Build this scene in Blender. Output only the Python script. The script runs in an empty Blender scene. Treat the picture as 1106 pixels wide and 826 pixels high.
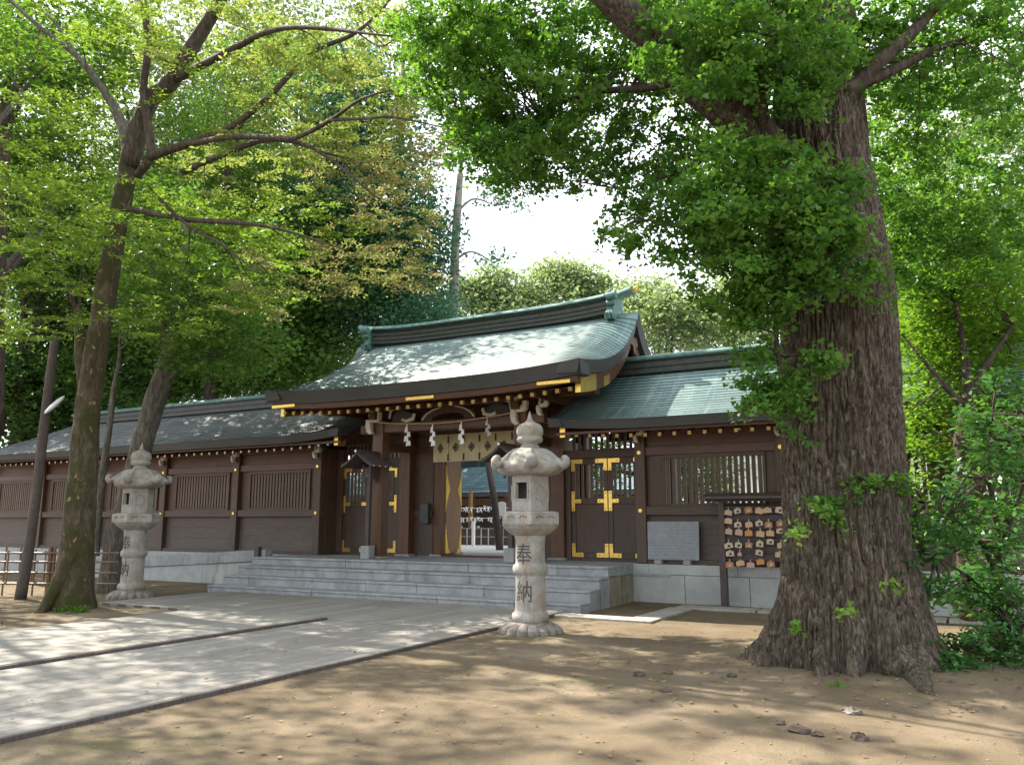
import bpy, math, random
import numpy as np
from mathutils import Vector
# ------------------------------------------------------------------ camera, sky, sun, exposure
S = bpy.context.scene
COL = S.collection
YAW, PITCH, FPX, EYE = 28.9, 9.67, 880.0, 1.6
cam = bpy.data.cameras.new('camera'); camo = bpy.data.objects.new('camera', cam); COL.objects.link(camo)
cam.sensor_width = 36.0; cam.lens = 36.0 * FPX / 1106.0; cam.clip_end = 2000
camo.location = (0, 0, EYE); camo.rotation_euler = (math.radians(90 + PITCH), 0, math.radians(YAW))
S.camera = camo
SUN = Vector((-0.67, 0.08, 0.72)).normalized()
W = bpy.data.worlds.new('World'); S.world = W; W.use_nodes = True
nt = W.node_tree; nt.nodes.clear()
sky = nt.nodes.new('ShaderNodeTexSky'); sky.sky_type = 'NISHITA'; sky.sun_disc = False
sky.sun_elevation = math.asin(SUN.z); sky.sun_rotation = math.atan2(SUN.x, SUN.y)
sky.air_density = 1.0; sky.dust_density = 2.5; sky.ozone_density = 1.0
cn = nt.nodes.new('ShaderNodeTexNoise'); cn.inputs['Scale'].default_value = 1.6; cn.inputs['Detail'].default_value = 6
cr = nt.nodes.new('ShaderNodeMapRange'); cr.inputs[1].default_value = 0.30; cr.inputs[2].default_value = 0.62
cr.inputs[3].default_value = 0.55; cr.inputs[4].default_value = 0.95
mx = nt.nodes.new('ShaderNodeMix'); mx.data_type = 'RGBA'; mx.inputs[7].default_value = (9.5, 9.9, 10.6, 1)
bg = nt.nodes.new('ShaderNodeBackground'); bg.inputs['Strength'].default_value = 0.077
wo = nt.nodes.new('ShaderNodeOutputWorld'); tc = nt.nodes.new('ShaderNodeTexCoord')
nt.links.new(tc.outputs['Generated'], cn.inputs['Vector']); nt.links.new(cn.outputs['Fac'], cr.inputs[0])
nt.links.new(cr.outputs[0], mx.inputs[0]); nt.links.new(sky.outputs[0], mx.inputs[6]); nt.links.new(mx.outputs[2], bg.inputs[0])
nt.links.new(bg.outputs[0], wo.inputs[0])
sl = bpy.data.lights.new('sun', 'SUN'); sl.energy = 5.0; sl.angle = math.radians(0.5); sl.color = (1.0, 0.92, 0.79)
so = bpy.data.objects.new('sun', sl); COL.objects.link(so); so.rotation_euler = SUN.to_track_quat('Z', 'Y').to_euler(); so.location = (-20, 5, 30)
S.view_settings.view_transform = 'Standard'; S.view_settings.look = 'None'; S.view_settings.gamma = 1
S.view_settings.exposure = 1.64
S.cycles.use_denoising = True; S.cycles.max_bounces = 8; S.cycles.transmission_bounces = 6; S.cycles.diffuse_bounces = 5
S.cycles.sample_clamp_indirect = 8

# ------------------------------------------------------------------ helpers
rng = np.random.default_rng(7); random.seed(7)
yw, pt = math.radians(YAW), math.radians(PITCH)
FW = np.array([-math.sin(yw)*math.cos(pt), math.cos(yw)*math.cos(pt), math.sin(pt)])
RT = np.array([math.cos(yw), math.sin(yw), 0]); UP = np.cross(RT, FW)
def ray(x, y): return RT*(x-553)/FPX - UP*(y-413)/FPX + FW
def at(x, y, d): return np.array([0, 0, EYE]) + ray(x, y)*d            # a sight line of the survey, d metres ahead
def onY(x, y, Y): r = ray(x, y); return np.array([0, 0, EYE]) + r*Y/r[1]
def onZ(x, y, z=0): r = ray(x, y); return np.array([0, 0, EYE]) + r*(z-EYE)/r[2]

def hsh(ix, iy, iz, s):
    n = (ix*374761393 + iy*668265263 + iz*2147483647 + s*974634777) & 0xFFFFFFFF
    n = ((n ^ (n >> 13))*1274126177) & 0xFFFFFFFF
    n = (n ^ (n >> 16)) & 0xFFFFFFFF
    return n/4294967295.0
def noise3(x, y, z, s=0):
    x, y, z = np.broadcast_arrays(np.asarray(x, float), y, z)
    xi, yi, zi = np.floor(x).astype(np.int64), np.floor(y).astype(np.int64), np.floor(z).astype(np.int64)
    u, v, w = x-xi, y-yi, z-zi
    u, v, w = u*u*(3-2*u), v*v*(3-2*v), w*w*(3-2*w)
    r = 0
    for a in (0, 1):
        for b in (0, 1):
            for c in (0, 1):
                r = r + (u if a else 1-u)*(v if b else 1-v)*(w if c else 1-w)*hsh(xi+a, yi+b, zi+c, s)
    return r
def fbm(x, y, z, o=4, s=0):
    r, a, t = 0, 1.0, 0
    for i in range(o):
        r = r + a*noise3(np.asarray(x)*2**i, np.asarray(y)*2**i, np.asarray(z)*2**i, s+i); t += a; a *= .5
    return r/t

class MB:
    def __init__(s): s.v = []; s.f = []; s.uv = None
    def add(s, vs, fs):
        n = len(s.v); s.v += [tuple(map(float, p)) for p in vs]; s.f += [tuple(i+n for i in f) for f in fs]; return s
    def box(s, x0, x1, y0, y1, z0, z1):
        return s.add([(x0,y0,z0),(x1,y0,z0),(x1,y1,z0),(x0,y1,z0),(x0,y0,z1),(x1,y0,z1),(x1,y1,z1),(x0,y1,z1)],
                     [(0,3,2,1),(4,5,6,7),(0,1,5,4),(1,2,6,5),(2,3,7,6),(3,0,4,7)])
    def hexa(s, bot, top):                                           # two quads joined
        n = len(bot); return s.add(list(bot)+list(top), [tuple(range(n-1,-1,-1)), tuple(range(n,2*n))]+[(i,(i+1)%n,n+(i+1)%n,n+i) for i in range(n)])
    def bar(s, a, b, w, h):                                          # rectangular bar between two points
        a, b = np.array(a, float), np.array(b, float); d = b-a; d /= np.linalg.norm(d)
        r = np.cross(d, (0,0,1)); r = np.array((1.,0,0)) if np.linalg.norm(r) < 1e-6 else r/np.linalg.norm(r); u = np.cross(r, d)
        q = [(-w/2,-h/2),(w/2,-h/2),(w/2,h/2),(-w/2,h/2)]
        return s.hexa([a+r*i+u*j for i, j in q], [b+r*i+u*j for i, j in q])
    def loft(s, rings, closed=True, caps=True):
        n = len(rings[0]); vs = [p for r in rings for p in r]; fs = []
        for k in range(len(rings)-1):
            for i in range(n if closed else n-1):
                j = (i+1) % n; fs.append((k*n+i, k*n+j, (k+1)*n+j, (k+1)*n+i))
        if caps and closed: fs += [tuple(range(n-1,-1,-1)), tuple((len(rings)-1)*n+i for i in range(n))]
        return s.add(vs, fs)
    def tube(s, pts, rad, seg=8, wob=0.0, caps=True):
        pts = np.array(pts, float); n = len(pts); rad = np.broadcast_to(rad, n) if np.ndim(rad) else np.full(n, rad)
        rings = []; t = np.gradient(pts, axis=0); ref = np.array((0.3, 0.9, 0.1))
        for i in range(n):
            d = t[i]/(np.linalg.norm(t[i])+1e-9); r = np.cross(d, ref); r /= np.linalg.norm(r)+1e-9; u = np.cross(d, r); ref = np.cross(r, d) if False else ref
            a = np.arange(seg)*2*math.pi/seg
            q = rad[i]*(1 + (wob*(noise3(np.cos(a)*1.7+5, np.sin(a)*1.7+9, i*.35, 3)-.5)*2 if wob else 0))
            rings.append([pts[i]+(r*c+u*sn)*qq for c, sn, qq in zip(np.cos(a), np.sin(a), np.broadcast_to(q, seg))])
        return s.loft(rings, True, caps)
    def lathe(s, prof, c=(0,0,0), seg=32, mod=None):
        rings = []
        for k, (r, z) in enumerate(prof):
            a = np.arange(seg)*2*math.pi/seg
            rr = np.full(seg, r) if mod is None else np.array([mod(r, z, t, k) for t in a])
            rings.append([(c[0]+math.cos(t)*q, c[1]+math.sin(t)*q, c[2]+z) for t, q in zip(a, rr)])
        return s.loft(rings, True, True)
    def prism(s, poly, axis, a0, a1):                                # 2D outline extruded along an axis
        def m(p, a): return (a,p[0],p[1]) if axis == 'x' else (p[0],a,p[1]) if axis == 'y' else (p[0],p[1],a)
        return s.hexa([m(p,a0) for p in poly], [m(p,a1) for p in poly])
    def build(s, name, mat, parent=None, smooth=False, bevel=0.0, loc=None):
        me = bpy.data.meshes.new(name); o0 = np.array(loc if loc is not None else (root_loc(parent) if parent else (0,0,0)), float)
        me.from_pydata([tuple(np.array(p)-o0) for p in s.v], [], s.f); me.update()
        if mat: me.materials.append(mat)
        if smooth: me.shade_smooth() if hasattr(me, 'shade_smooth') else me.polygons.foreach_set('use_smooth', [True]*len(me.polygons))
        o = bpy.data.objects.new(name, me); COL.objects.link(o)
        if parent: o.parent = parent
        elif loc is not None: o.location = loc
        if bevel:
            b = o.modifiers.new('bevel', 'BEVEL'); b.width = bevel; b.segments = 2; b.limit_method = 'ANGLE'; b.angle_limit = math.radians(40)
        return o
def root_loc(o):
    while o.parent: o = o.parent
    return tuple(o.location)
def recalc(o):
    import bmesh
    bm = bmesh.new(); bm.from_mesh(o.data); bmesh.ops.recalc_face_normals(bm, faces=bm.faces); bm.to_mesh(o.data); bm.free(); return o
def tag(o, label=None, cat=None, group=None, kind=None):
    if label: o['label'] = label
    if cat: o['category'] = cat
    if group: o['group'] = group
    if kind: o['kind'] = kind
    return o
def thing(name, label, cat, loc=(0,0,0), group=None):
    o = bpy.data.objects.new(name, None); COL.objects.link(o); o.location = loc; o.empty_display_size = .2
    return tag(o, label, cat, group)
def children(o): return [c for c in bpy.data.objects if c.parent == o]
def copy_tree(o, parent=None):
    c = o.copy(); COL.objects.link(c); c.parent = parent
    for ch in children(o): copy_tree(ch, c)
    return c
def np_mesh(name, V, F, mat, parent=None, rnd=None, loc=None, smooth=False, uv=None):
    o0 = np.array(loc if loc is not None else (root_loc(parent) if parent else (0,0,0)), float)
    V = np.asarray(V, np.float32) - o0.astype(np.float32); k = F.shape[1]
    me = bpy.data.meshes.new(name); me.vertices.add(len(V)); me.vertices.foreach_set('co', V.ravel())
    me.loops.add(F.size); me.loops.foreach_set('vertex_index', F.astype(np.int32).ravel())
    me.polygons.add(len(F)); me.polygons.foreach_set('loop_start', np.arange(0, F.size, k, dtype=np.int32))
    me.polygons.foreach_set('loop_total', np.full(len(F), k, np.int32))
    if smooth: me.polygons.foreach_set('use_smooth', np.ones(len(F), bool))
    if rnd is not None:
        a = me.attributes.new('rnd', 'FLOAT', 'FACE'); a.data.foreach_set('value', rnd.astype(np.float32))
    me.update(calc_edges=True); me.materials.append(mat)
    o = bpy.data.objects.new(name, me); COL.objects.link(o)
    if parent: o.parent = parent
    elif loc is not None: o.location = loc
    return o
def grid_faces(nu, nv, wrap=False):
    i, j = np.meshgrid(np.arange(nu-1), np.arange(nv if wrap else nv-1), indexing='ij'); jn = (j+1) % nv
    return np.stack([i*nv+j, i*nv+jn, (i+1)*nv+jn, (i+1)*nv+j], -1).reshape(-1, 4)

# ------------------------------------------------------------------ materials
def new_mat(name):
    m = bpy.data.materials.new(name); m.use_nodes = True; n = m.node_tree; n.nodes.clear()
    b = n.nodes.new('ShaderNodeBsdfPrincipled'); o = n.nodes.new('ShaderNodeOutputMaterial'); n.links.new(b.outputs[0], o.inputs[0])
    return m, n, b, o
def N(n, t, **k):
    x = n.nodes.new(t)
    for a, v in k.items():
        if a.startswith('i_'): x.inputs[a[2:].replace('_', ' ')].default_value = v
        else: setattr(x, a, v)
    return x
def ramp(n, fac, stops):
    r = n.nodes.new('ShaderNodeValToRGB'); e = r.color_ramp.elements
    while len(e) < len(stops): e.new(0.5)
    for x, (p, c) in zip(e, stops): x.position = p; x.color = (*c, 1)
    n.links.new(fac, r.inputs[0]); return r.outputs[0]
def mixc(n, fac, a, b, mode='MIX'):
    m = n.nodes.new('ShaderNodeMix'); m.data_type = 'RGBA'; m.blend_type = mode
    for s, v in ((0, fac), (6, a), (7, b)):
        if hasattr(v, 'is_output'): n.links.new(v, m.inputs[s])
        else: m.inputs[s].default_value = v if s == 0 else (*v, 1)
    return m.outputs[2]
def coords(n, scale=(1,1,1), kind='Object', rot=(0,0,0)):
    t = n.nodes.new('ShaderNodeTexCoord'); m = n.nodes.new('ShaderNodeMapping'); m.inputs['Scale'].default_value = scale; m.inputs['Rotation'].default_value = rot
    n.links.new(t.outputs[kind], m.inputs['Vector']); return m.outputs[0]
def nz(n, vec, scale, detail=5, rough=.55, dist=0.0):
    x = n.nodes.new('ShaderNodeTexNoise'); x.inputs['Scale'].default_value = scale; x.inputs['Detail'].default_value = detail
    x.inputs['Roughness'].default_value = rough; x.inputs['Distortion'].default_value = dist; n.links.new(vec, x.inputs['Vector']); return x.outputs['Fac']
def bump(n, b, h, strength=.3, dist=.01):
    x = n.nodes.new('ShaderNodeBump'); x.inputs['Strength'].default_value = strength; x.inputs['Distance'].default_value = dist
    n.links.new(h, x.inputs['Height']); n.links.new(x.outputs[0], b.inputs['Normal']); return x
def m_wood(name, c1, c2, rough=.55, stretch=(14,14,1.2), weather=None, grain=3.0):
    m, n, b, o = new_mat(name); v = coords(n, stretch); f = nz(n, v, grain, 6, .6, .6); big = nz(n, coords(n), 1.1, 3)
    col = ramp(n, f, [(.3, c1), (.7, c2)])
    col = mixc(n, .35, col, ramp(n, big, [(.35, (.55,.55,.55)), (.65, (1.25,1.2,1.2))]), 'MULTIPLY')
    if weather:                                                       # greyed wood low on the wall
        g = n.nodes.new('ShaderNodeNewGeometry'); sx = n.nodes.new('ShaderNodeSeparateXYZ'); n.links.new(g.outputs['Position'], sx.inputs[0])
        mr = N(n, 'ShaderNodeMapRange'); mr.inputs[1].default_value = 0.8; mr.inputs[2].default_value = 2.2; mr.inputs[3].default_value = .6; mr.inputs[4].default_value = 0.0
        n.links.new(sx.outputs[2], mr.inputs[0]); mm = N(n, 'ShaderNodeMath', operation='MULTIPLY'); n.links.new(mr.outputs[0], mm.inputs[0])
        r2 = N(n, 'ShaderNodeMapRange'); r2.inputs[1].default_value = .3; r2.inputs[2].default_value = .6; r2.inputs[3].default_value = .4; n.links.new(f, r2.inputs[0]); n.links.new(r2.outputs[0], mm.inputs[1])
        col = mixc(n, mm.outputs[0], col, weather)
    n.links.new(col, b.inputs['Base Color']); b.inputs['Roughness'].default_value = rough; bump(n, b, f, .35, .006); return m
def m_stone(name, c1, c2, stain=None, rough=.8, sc=1.0, bumpd=.006, stain_amt=(.52,.7)):
    m, n, b, o = new_mat(name); v = coords(n); f = nz(n, v, 60*sc, 4, .7); g = nz(n, v, 3*sc, 6, .65, .4)
    col = ramp(n, g, [(.3, c1), (.68, c2)]); col = mixc(n, .35, col, ramp(n, f, [(.35, (.6,.6,.6)), (.62, (1.2,1.2,1.2))]), 'MULTIPLY')
    if stain:
        st = nz(n, coords(n, (1.6,1.6,.3)), 2.8*sc, 8, .72, .8); q = ramp(n, st, [(stain_amt[0], (0,0,0)), (stain_amt[1], (1,1,1))]); col = mixc(n, q, col, stain)
    n.links.new(col, b.inputs['Base Color']); b.inputs['Roughness'].default_value = rough
    mh = N(n, 'ShaderNodeMath', operation='ADD'); n.links.new(f, mh.inputs[0]); n.links.new(g, mh.inputs[1]); bump(n, b, mh.outputs[0], .5, bumpd); return m
def m_plain(name, c, rough=.6, metal=0.0, var=.2, sc=8):
    m, n, b, o = new_mat(name); f = nz(n, coords(n), sc, 5)
    n.links.new(ramp(n, f, [(.3, tuple(x*(1-var) for x in c)), (.7, tuple(min(1, x*(1+var)) for x in c))]), b.inputs['Base Color'])
    b.inputs['Roughness'].default_value = rough; b.inputs['Metallic'].default_value = metal; return m
def m_leaf(name, stops, trans=.5, rough=.5, tint=(1.15,1.1,.45)):
    m, n, b, o = new_mat(name); a = N(n, 'ShaderNodeAttribute', attribute_name='rnd'); col = ramp(n, a.outputs['Fac'], stops)
    n.links.new(col, b.inputs['Base Color']); b.inputs['Roughness'].default_value = rough; b.inputs['Specular IOR Level'].default_value = .35
    t = N(n, 'ShaderNodeBsdfTranslucent'); n.links.new(mixc(n, 1.0, col, tint, 'MULTIPLY'), t.inputs['Color'])
    s = N(n, 'ShaderNodeMixShader'); s.inputs[0].default_value = trans; n.links.new(b.outputs[0], s.inputs[1]); n.links.new(t.outputs[0], s.inputs[2]); n.links.new(s.outputs[0], o.inputs[0]); return m

M = {}
M['wood'] = m_wood('wood_dark', (.036,.018,.009), (.105,.052,.025), .5, weather=(.082,.066,.056))
M['wood_h'] = m_wood('wood_boards', (.036,.019,.010), (.10,.052,.027), .55, (1.2,14,14), weather=(.145,.132,.13))
M['red'] = m_wood('wood_reddish', (.052,.019,.008), (.125,.045,.018), .45, (1.5,8,8))
M['redv'] = m_wood('wood_reddish_upright', (.055,.023,.010), (.155,.068,.027), .42)
M['eave'] = m_wood('eave_edge_layers', (.035,.036,.037), (.075,.076,.078), .6, (.6,3,60))
M['brass'] = m_plain('brass', (.78,.52,.13), .32, .85, .2, 20)
M['brass_dull'] = m_plain('dull_brass', (.36,.23,.07), .5, .6, .25, 20)
M['cream'] = m_plain('cream_paint', (.62,.58,.46), .6, 0, .15)
M['doorleaf'] = m_wood('door_leaf_wood', (.2,.105,.045), (.36,.2,.09), .4)
M['cloth'] = m_plain('cream_cloth', (.6,.52,.3), .8, 0, .08)
M['ink'] = m_plain('ink', (.045,.042,.038), .8)
M['carved'] = m_plain('carved_paint', (.085,.078,.066), .9, 0, .5, 40)
M['paper'] = m_plain('white_paper', (.85,.85,.85), .7, 0, .03)
M['rope'] = m_plain('straw_rope', (.42,.3,.16), .8)
M['granite'] = m_stone('granite_steps', (.22,.228,.235), (.375,.388,.40), (.11,.105,.085), .75, stain_amt=(.56,.78))
M['base'] = m_stone('granite_base', (.32,.34,.34), (.47,.48,.46), (.20,.17,.10), .8, .7, stain_amt=(.58,.72))
M['mossy'] = m_stone('shaded_side_stone', (.19,.175,.13), (.30,.275,.21), (.08,.07,.045), .9)  # darker brown stone, the shade of the platform side put into its colour
M['lantern'] = m_stone('lantern_stone', (.22,.212,.19), (.43,.415,.38), (.27,.18,.09), .8, 1.4, stain_amt=(.50,.70))
M['darkstone'] = m_stone('lantern_base_stone', (.13,.115,.10), (.25,.225,.20), (.07,.06,.04), .85, 1.2)
M['tablet'] = m_stone('tablet_stone', (.25,.27,.3), (.36,.38,.41), (.5,.5,.5), .5, 1.5, stain_amt=(.6,.8))
def m_tablet():
    m, n, b, o = new_mat('tablet_engraved'); v = coords(n, rot=(math.pi/2,0,0)); br = N(n, 'ShaderNodeTexBrick', offset=0.0); n.links.new(v, br.inputs['Vector'])
    br.inputs['Scale'].default_value = 1; br.inputs['Brick Width'].default_value = .034; br.inputs['Row Height'].default_value = .062; br.inputs['Mortar Size'].default_value = .004
    br.inputs['Color1'].default_value = (.17,.185,.205,1); br.inputs['Color2'].default_value = (.235,.25,.27,1); br.inputs['Mortar'].default_value = (.30,.315,.335,1)
    g = nz(n, coords(n), 3, 6, .7, .5); f = nz(n, coords(n), 120, 2, .6); col = mixc(n, ramp(n, g, [(.55,(0,0,0)),(.7,(.7,.7,.7))]), br.outputs['Color'], (.36,.37,.385)); col = mixc(n, .5, col, ramp(n, f, [(.3,(.7,.7,.7)),(.7,(1.2,1.2,1.2))]), 'MULTIPLY')
    n.links.new(col, b.inputs['Base Color']); b.inputs['Roughness'].default_value = .5; bump(n, b, br.outputs['Fac'], .3, .003); return m
M['paving'] = m_stone('paving_slab', (.28,.26,.23), (.4,.37,.33), (.18,.17,.09), .85, 1)
M['black'] = m_plain('black_void', (.01,.01,.01), .9)
M['iron'] = m_plain('grey_metal', (.32,.32,.33), .4, .6)
M['lampwhite'] = m_plain('lamp_cover', (.55,.56,.57), .35, 0, .05)
M['bamboo'] = m_wood('bamboo', (.10,.05,.025), (.24,.13,.065), .5)
M['bamboo2'] = m_wood('bamboo_pale', (.09,.062,.036), (.21,.16,.10), .5, (2,10,10))
M['pole'] = m_wood('old_pole', (.045,.035,.03), (.12,.1,.09), .8)
M['brown_tile'] = m_wood('brown_roof_wood', (.045,.03,.028), (.1,.075,.072), .6, (2,14,2))
# copper roof
def m_copper(name, c1, c2, c3, rough):
    m, n, b, o = new_mat(name); v = coords(n); g = nz(n, coords(n, (.5,1,1)), 1.3, 6, .65, .5); f = nz(n, v, 18, 4)
    vor = N(n, 'ShaderNodeTexBrick', offset=.5); vor.inputs['Scale'].default_value = 1; vor.inputs['Brick Width'].default_value = .62; vor.inputs['Row Height'].default_value = 1; vor.inputs['Mortar Size'].default_value = .007
    vor.inputs['Color1'].default_value = (.82,.82,.82,1); vor.inputs['Color2'].default_value = (1.12,1.12,1.12,1); vor.inputs['Mortar'].default_value = (.35,.38,.36,1); vor.inputs['Bias'].default_value = 0
    u = N(n, 'ShaderNodeUVMap'); n.links.new(u.outputs[0], vor.inputs['Vector'])
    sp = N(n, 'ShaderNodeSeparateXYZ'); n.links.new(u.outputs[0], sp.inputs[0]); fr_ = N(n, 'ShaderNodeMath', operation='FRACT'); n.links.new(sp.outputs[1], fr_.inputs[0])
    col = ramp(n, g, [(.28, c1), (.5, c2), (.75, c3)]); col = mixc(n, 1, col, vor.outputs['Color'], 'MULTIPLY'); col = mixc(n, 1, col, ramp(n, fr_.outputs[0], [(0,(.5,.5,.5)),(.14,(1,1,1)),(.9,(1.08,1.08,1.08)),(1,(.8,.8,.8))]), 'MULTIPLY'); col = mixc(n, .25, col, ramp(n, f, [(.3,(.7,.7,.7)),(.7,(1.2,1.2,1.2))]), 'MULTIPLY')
    streak = nz(n, coords(n, (3,.25,.25)), 2.2, 5, .7); col = mixc(n, ramp(n, streak, [(.56,(0,0,0)),(.8,(.55,.55,.55))]), col, (.42,.52,.5))
    n.links.new(col, b.inputs['Base Color']); b.inputs['Roughness'].default_value = rough; b.inputs['Metallic'].default_value = .25; bump(n, b, f, .15, .004); return m
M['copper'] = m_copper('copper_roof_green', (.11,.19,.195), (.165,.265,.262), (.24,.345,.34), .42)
M['copper_grey'] = m_copper('copper_roof_grey_reflect', (.095,.11,.115), (.14,.158,.165), (.21,.23,.235), .45)  # same copper with less green, grey of tree reflections put into the colour
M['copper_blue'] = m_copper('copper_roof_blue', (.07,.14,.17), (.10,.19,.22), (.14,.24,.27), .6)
M['ridge'] = m_plain('ridge_bronze', (.055,.062,.058), .5, .2, .3)
M['verdi'] = m_plain('verdigris', (.085,.185,.165), .5, .1, .4, 5)
# ground
def m_dirt():
    m, n, b, o = new_mat('dirt'); v = coords(n); big = nz(n, v, .35, 6, .6, .5); mid = nz(n, v, 2.2, 8, .65); fine = nz(n, v, 90, 3, .7)
    col = ramp(n, big, [(.3, (.115,.086,.053)), (.5, (.18,.140,.092)), (.72, (.25,.203,.142))])
    col = mixc(n, .6, col, ramp(n, mid, [(.3, (.72,.7,.68)), (.7, (1.2,1.19,1.17))]), 'MULTIPLY')
    moss = nz(n, coords(n), .8, 6, .65, .3); col = mixc(n, ramp(n, moss, [(.54, (0,0,0)), (.70, (.7,.7,.7))]), col, (.105,.10,.04))
    col = mixc(n, .5, col, ramp(n, fine, [(.3, (.6,.6,.6)), (.65, (1.3,1.3,1.3))]), 'MULTIPLY')
    vo = N(n, 'ShaderNodeTexVoronoi'); vo.inputs['Scale'].default_value = 28; n.links.new(v, vo.inputs['Vector'])
    pv = N(n, 'ShaderNodeMath', operation='LESS_THAN'); pv.inputs[1].default_value = .13; n.links.new(vo.outputs['Distance'], pv.inputs[0])
    col = mixc(n, pv.outputs[0], col, (.13,.115,.10))
    n.links.new(col, b.inputs['Base Color']); b.inputs['Roughness'].default_value = .95; b.inputs['Specular IOR Level'].default_value = .2
    mh = N(n, 'ShaderNodeMath', operation='MULTIPLY_ADD'); mh.inputs[1].default_value = .35; n.links.new(fine, mh.inputs[0]); n.links.new(mid, mh.inputs[2]); bump(n, b, mh.outputs[0], 1.0, .045); return m
M['dirt'] = m_dirt()
def m_path():
    m, n, b, o = new_mat('path_planks'); v = coords(n, (1,1,1), rot=(0,0,math.pi/2))
    br = N(n, 'ShaderNodeTexBrick', offset=.37); br.inputs['Scale'].default_value = 1; br.inputs['Brick Width'].default_value = 3.1; br.inputs['Row Height'].default_value = .24; br.inputs['Mortar Size'].default_value = .005
    br.inputs['Color1'].default_value = (.215,.20,.18,1); br.inputs['Color2'].default_value = (.285,.266,.24,1); br.inputs['Mortar'].default_value = (.09,.085,.08,1); n.links.new(v, br.inputs['Vector'])
    g = nz(n, coords(n, (9,.6,1)), 3, 6, .65); d = nz(n, coords(n), .9, 7, .65, .4); f = nz(n, coords(n), 70, 3, .7)
    col = mixc(n, .45, br.outputs['Color'], ramp(n, g, [(.3, (.7,.7,.7)), (.7, (1.2,1.2,1.2))]), 'MULTIPLY')
    col = mixc(n, ramp(n, d, [(.5, (0,0,0)), (.75, (.6,.6,.6))]), col, (.215,.18,.135)); col = mixc(n, .3, col, ramp(n, f, [(.3,(.6,.6,.6)),(.7,(1.25,1.25,1.25))]), 'MULTIPLY')
    n.links.new(col, b.inputs['Base Color']); b.inputs['Roughness'].default_value = .8; bump(n, b, g, .3, .006); return m
M['path'] = m_path()
M['gravel'] = m_stone('courtyard_gravel', (.5,.49,.46), (.62,.6,.56), None, .9, 2)
# barks
def m_bark(name, dark, mid, light, sc, moss=None, moss_rng=(.45,.6), patch=None, vs=.25):
    m, n, b, o = new_mat(name); v = coords(n, (1,1,vs)); f = nz(n, v, sc, 8, .7, .7); v2 = coords(n, (1,1,.5)); g = nz(n, v2, 2, 4)
    col = ramp(n, f, [(.34, dark), (.5, mid), (.68, light)])
    col = mixc(n, .5, col, ramp(n, g, [(.3,(.65,.65,.65)),(.7,(1.3,1.28,1.25))]), 'MULTIPLY')
    if moss: col = mixc(n, ramp(n, nz(n, coords(n), 2.5, 8, .7, .3), [(moss_rng[0], (0,0,0)), (moss_rng[1], (1,1,1))]), col, moss)
    if patch:
        q = nz(n, coords(n, (1,1,.7)), 7, 3, .5); col = mixc(n, ramp(n, q, [(.66, (0,0,0)), (.69, (.9,.9,.9))]), col, patch)
    n.links.new(col, b.inputs['Base Color']); b.inputs['Roughness'].default_value = .9; b.inputs['Specular IOR Level'].default_value = .2; bump(n, b, f, .9, .025); return m
M['bark_big'] = m_bark('bark_fissured', (.017,.013,.009), (.076,.060,.044), (.20,.172,.14), 34, vs=.22)
M['bark_moss'] = m_bark('bark_mossy', (.03,.022,.015), (.075,.058,.038), (.14,.11,.075), 14, (.042,.044,.014), (.42,.58), (.26,.16,.10))
M['bark_limb'] = m_bark('bark_limb', (.03,.024,.018), (.065,.05,.04), (.12,.1,.08), 14)
M['bark_pale'] = m_bark('bark_pale', (.12,.115,.105), (.22,.21,.195), (.33,.32,.30), 12)
M['bark_grey'] = m_bark('bark_grey', (.05,.045,.04), (.11,.1,.085), (.2,.185,.16), 14)
# leaves
M['lf_ginkgo'] = m_leaf('leaf_ginkgo', [(0,(.05,.14,.025)),(.5,(.10,.235,.045)),(.85,(.18,.34,.07)),(1,(.28,.40,.09))], .55, .38)
M['lf_maple'] = m_leaf('leaf_maple', [(0,(.08,.16,.03)),(.5,(.15,.26,.05)),(1,(.27,.37,.10))], .52)
M['lf_backlit_haze'] = m_leaf('leaf_maple_backlit_haze', [(0,(.12,.18,.045)),(.5,(.21,.28,.08)),(1,(.36,.40,.17))], .55, .5, (1.1,1.08,.6))  # maple leaves again, colour lightened to carry backlight and haze
M['lf_autumn'] = m_leaf('leaf_turning', [(0,(.14,.20,.05)),(.5,(.25,.27,.10)),(.8,(.32,.27,.14)),(1,(.33,.20,.14))], .5, .5, (1.05,1.05,.75))
M['lf_dark'] = m_leaf('leaf_dark', [(0,(.04,.10,.028)),(.6,(.08,.17,.045)),(1,(.15,.27,.075))], .5, .4)
M['lf_blue'] = m_leaf('leaf_bluegreen', [(0,(.03,.09,.055)),(.6,(.055,.15,.085)),(1,(.12,.27,.14))], .45, .5, (1,1.05,.8))
M['lf_mid'] = m_leaf('leaf_mid', [(0,(.055,.13,.025)),(.6,(.10,.21,.04)),(1,(.17,.28,.065))], .5)
M['lf_far_haze'] = m_leaf('leaf_far_haze', [(0,(.10,.18,.07)),(.5,(.22,.31,.14)),(1,(.42,.49,.29))], .45, .6, (1.1,1.05,.7))  # leaf colour paled to stand for distance haze
M['lf_lime'] = m_leaf('leaf_lime', [(0,(.085,.19,.028)),(.6,(.145,.28,.04)),(1,(.22,.37,.065))], .55)
M['lf_gloss'] = m_leaf('leaf_glossy', [(0,(.035,.11,.03)),(.6,(.07,.19,.05)),(1,(.14,.30,.08))], .42, .28)

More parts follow.
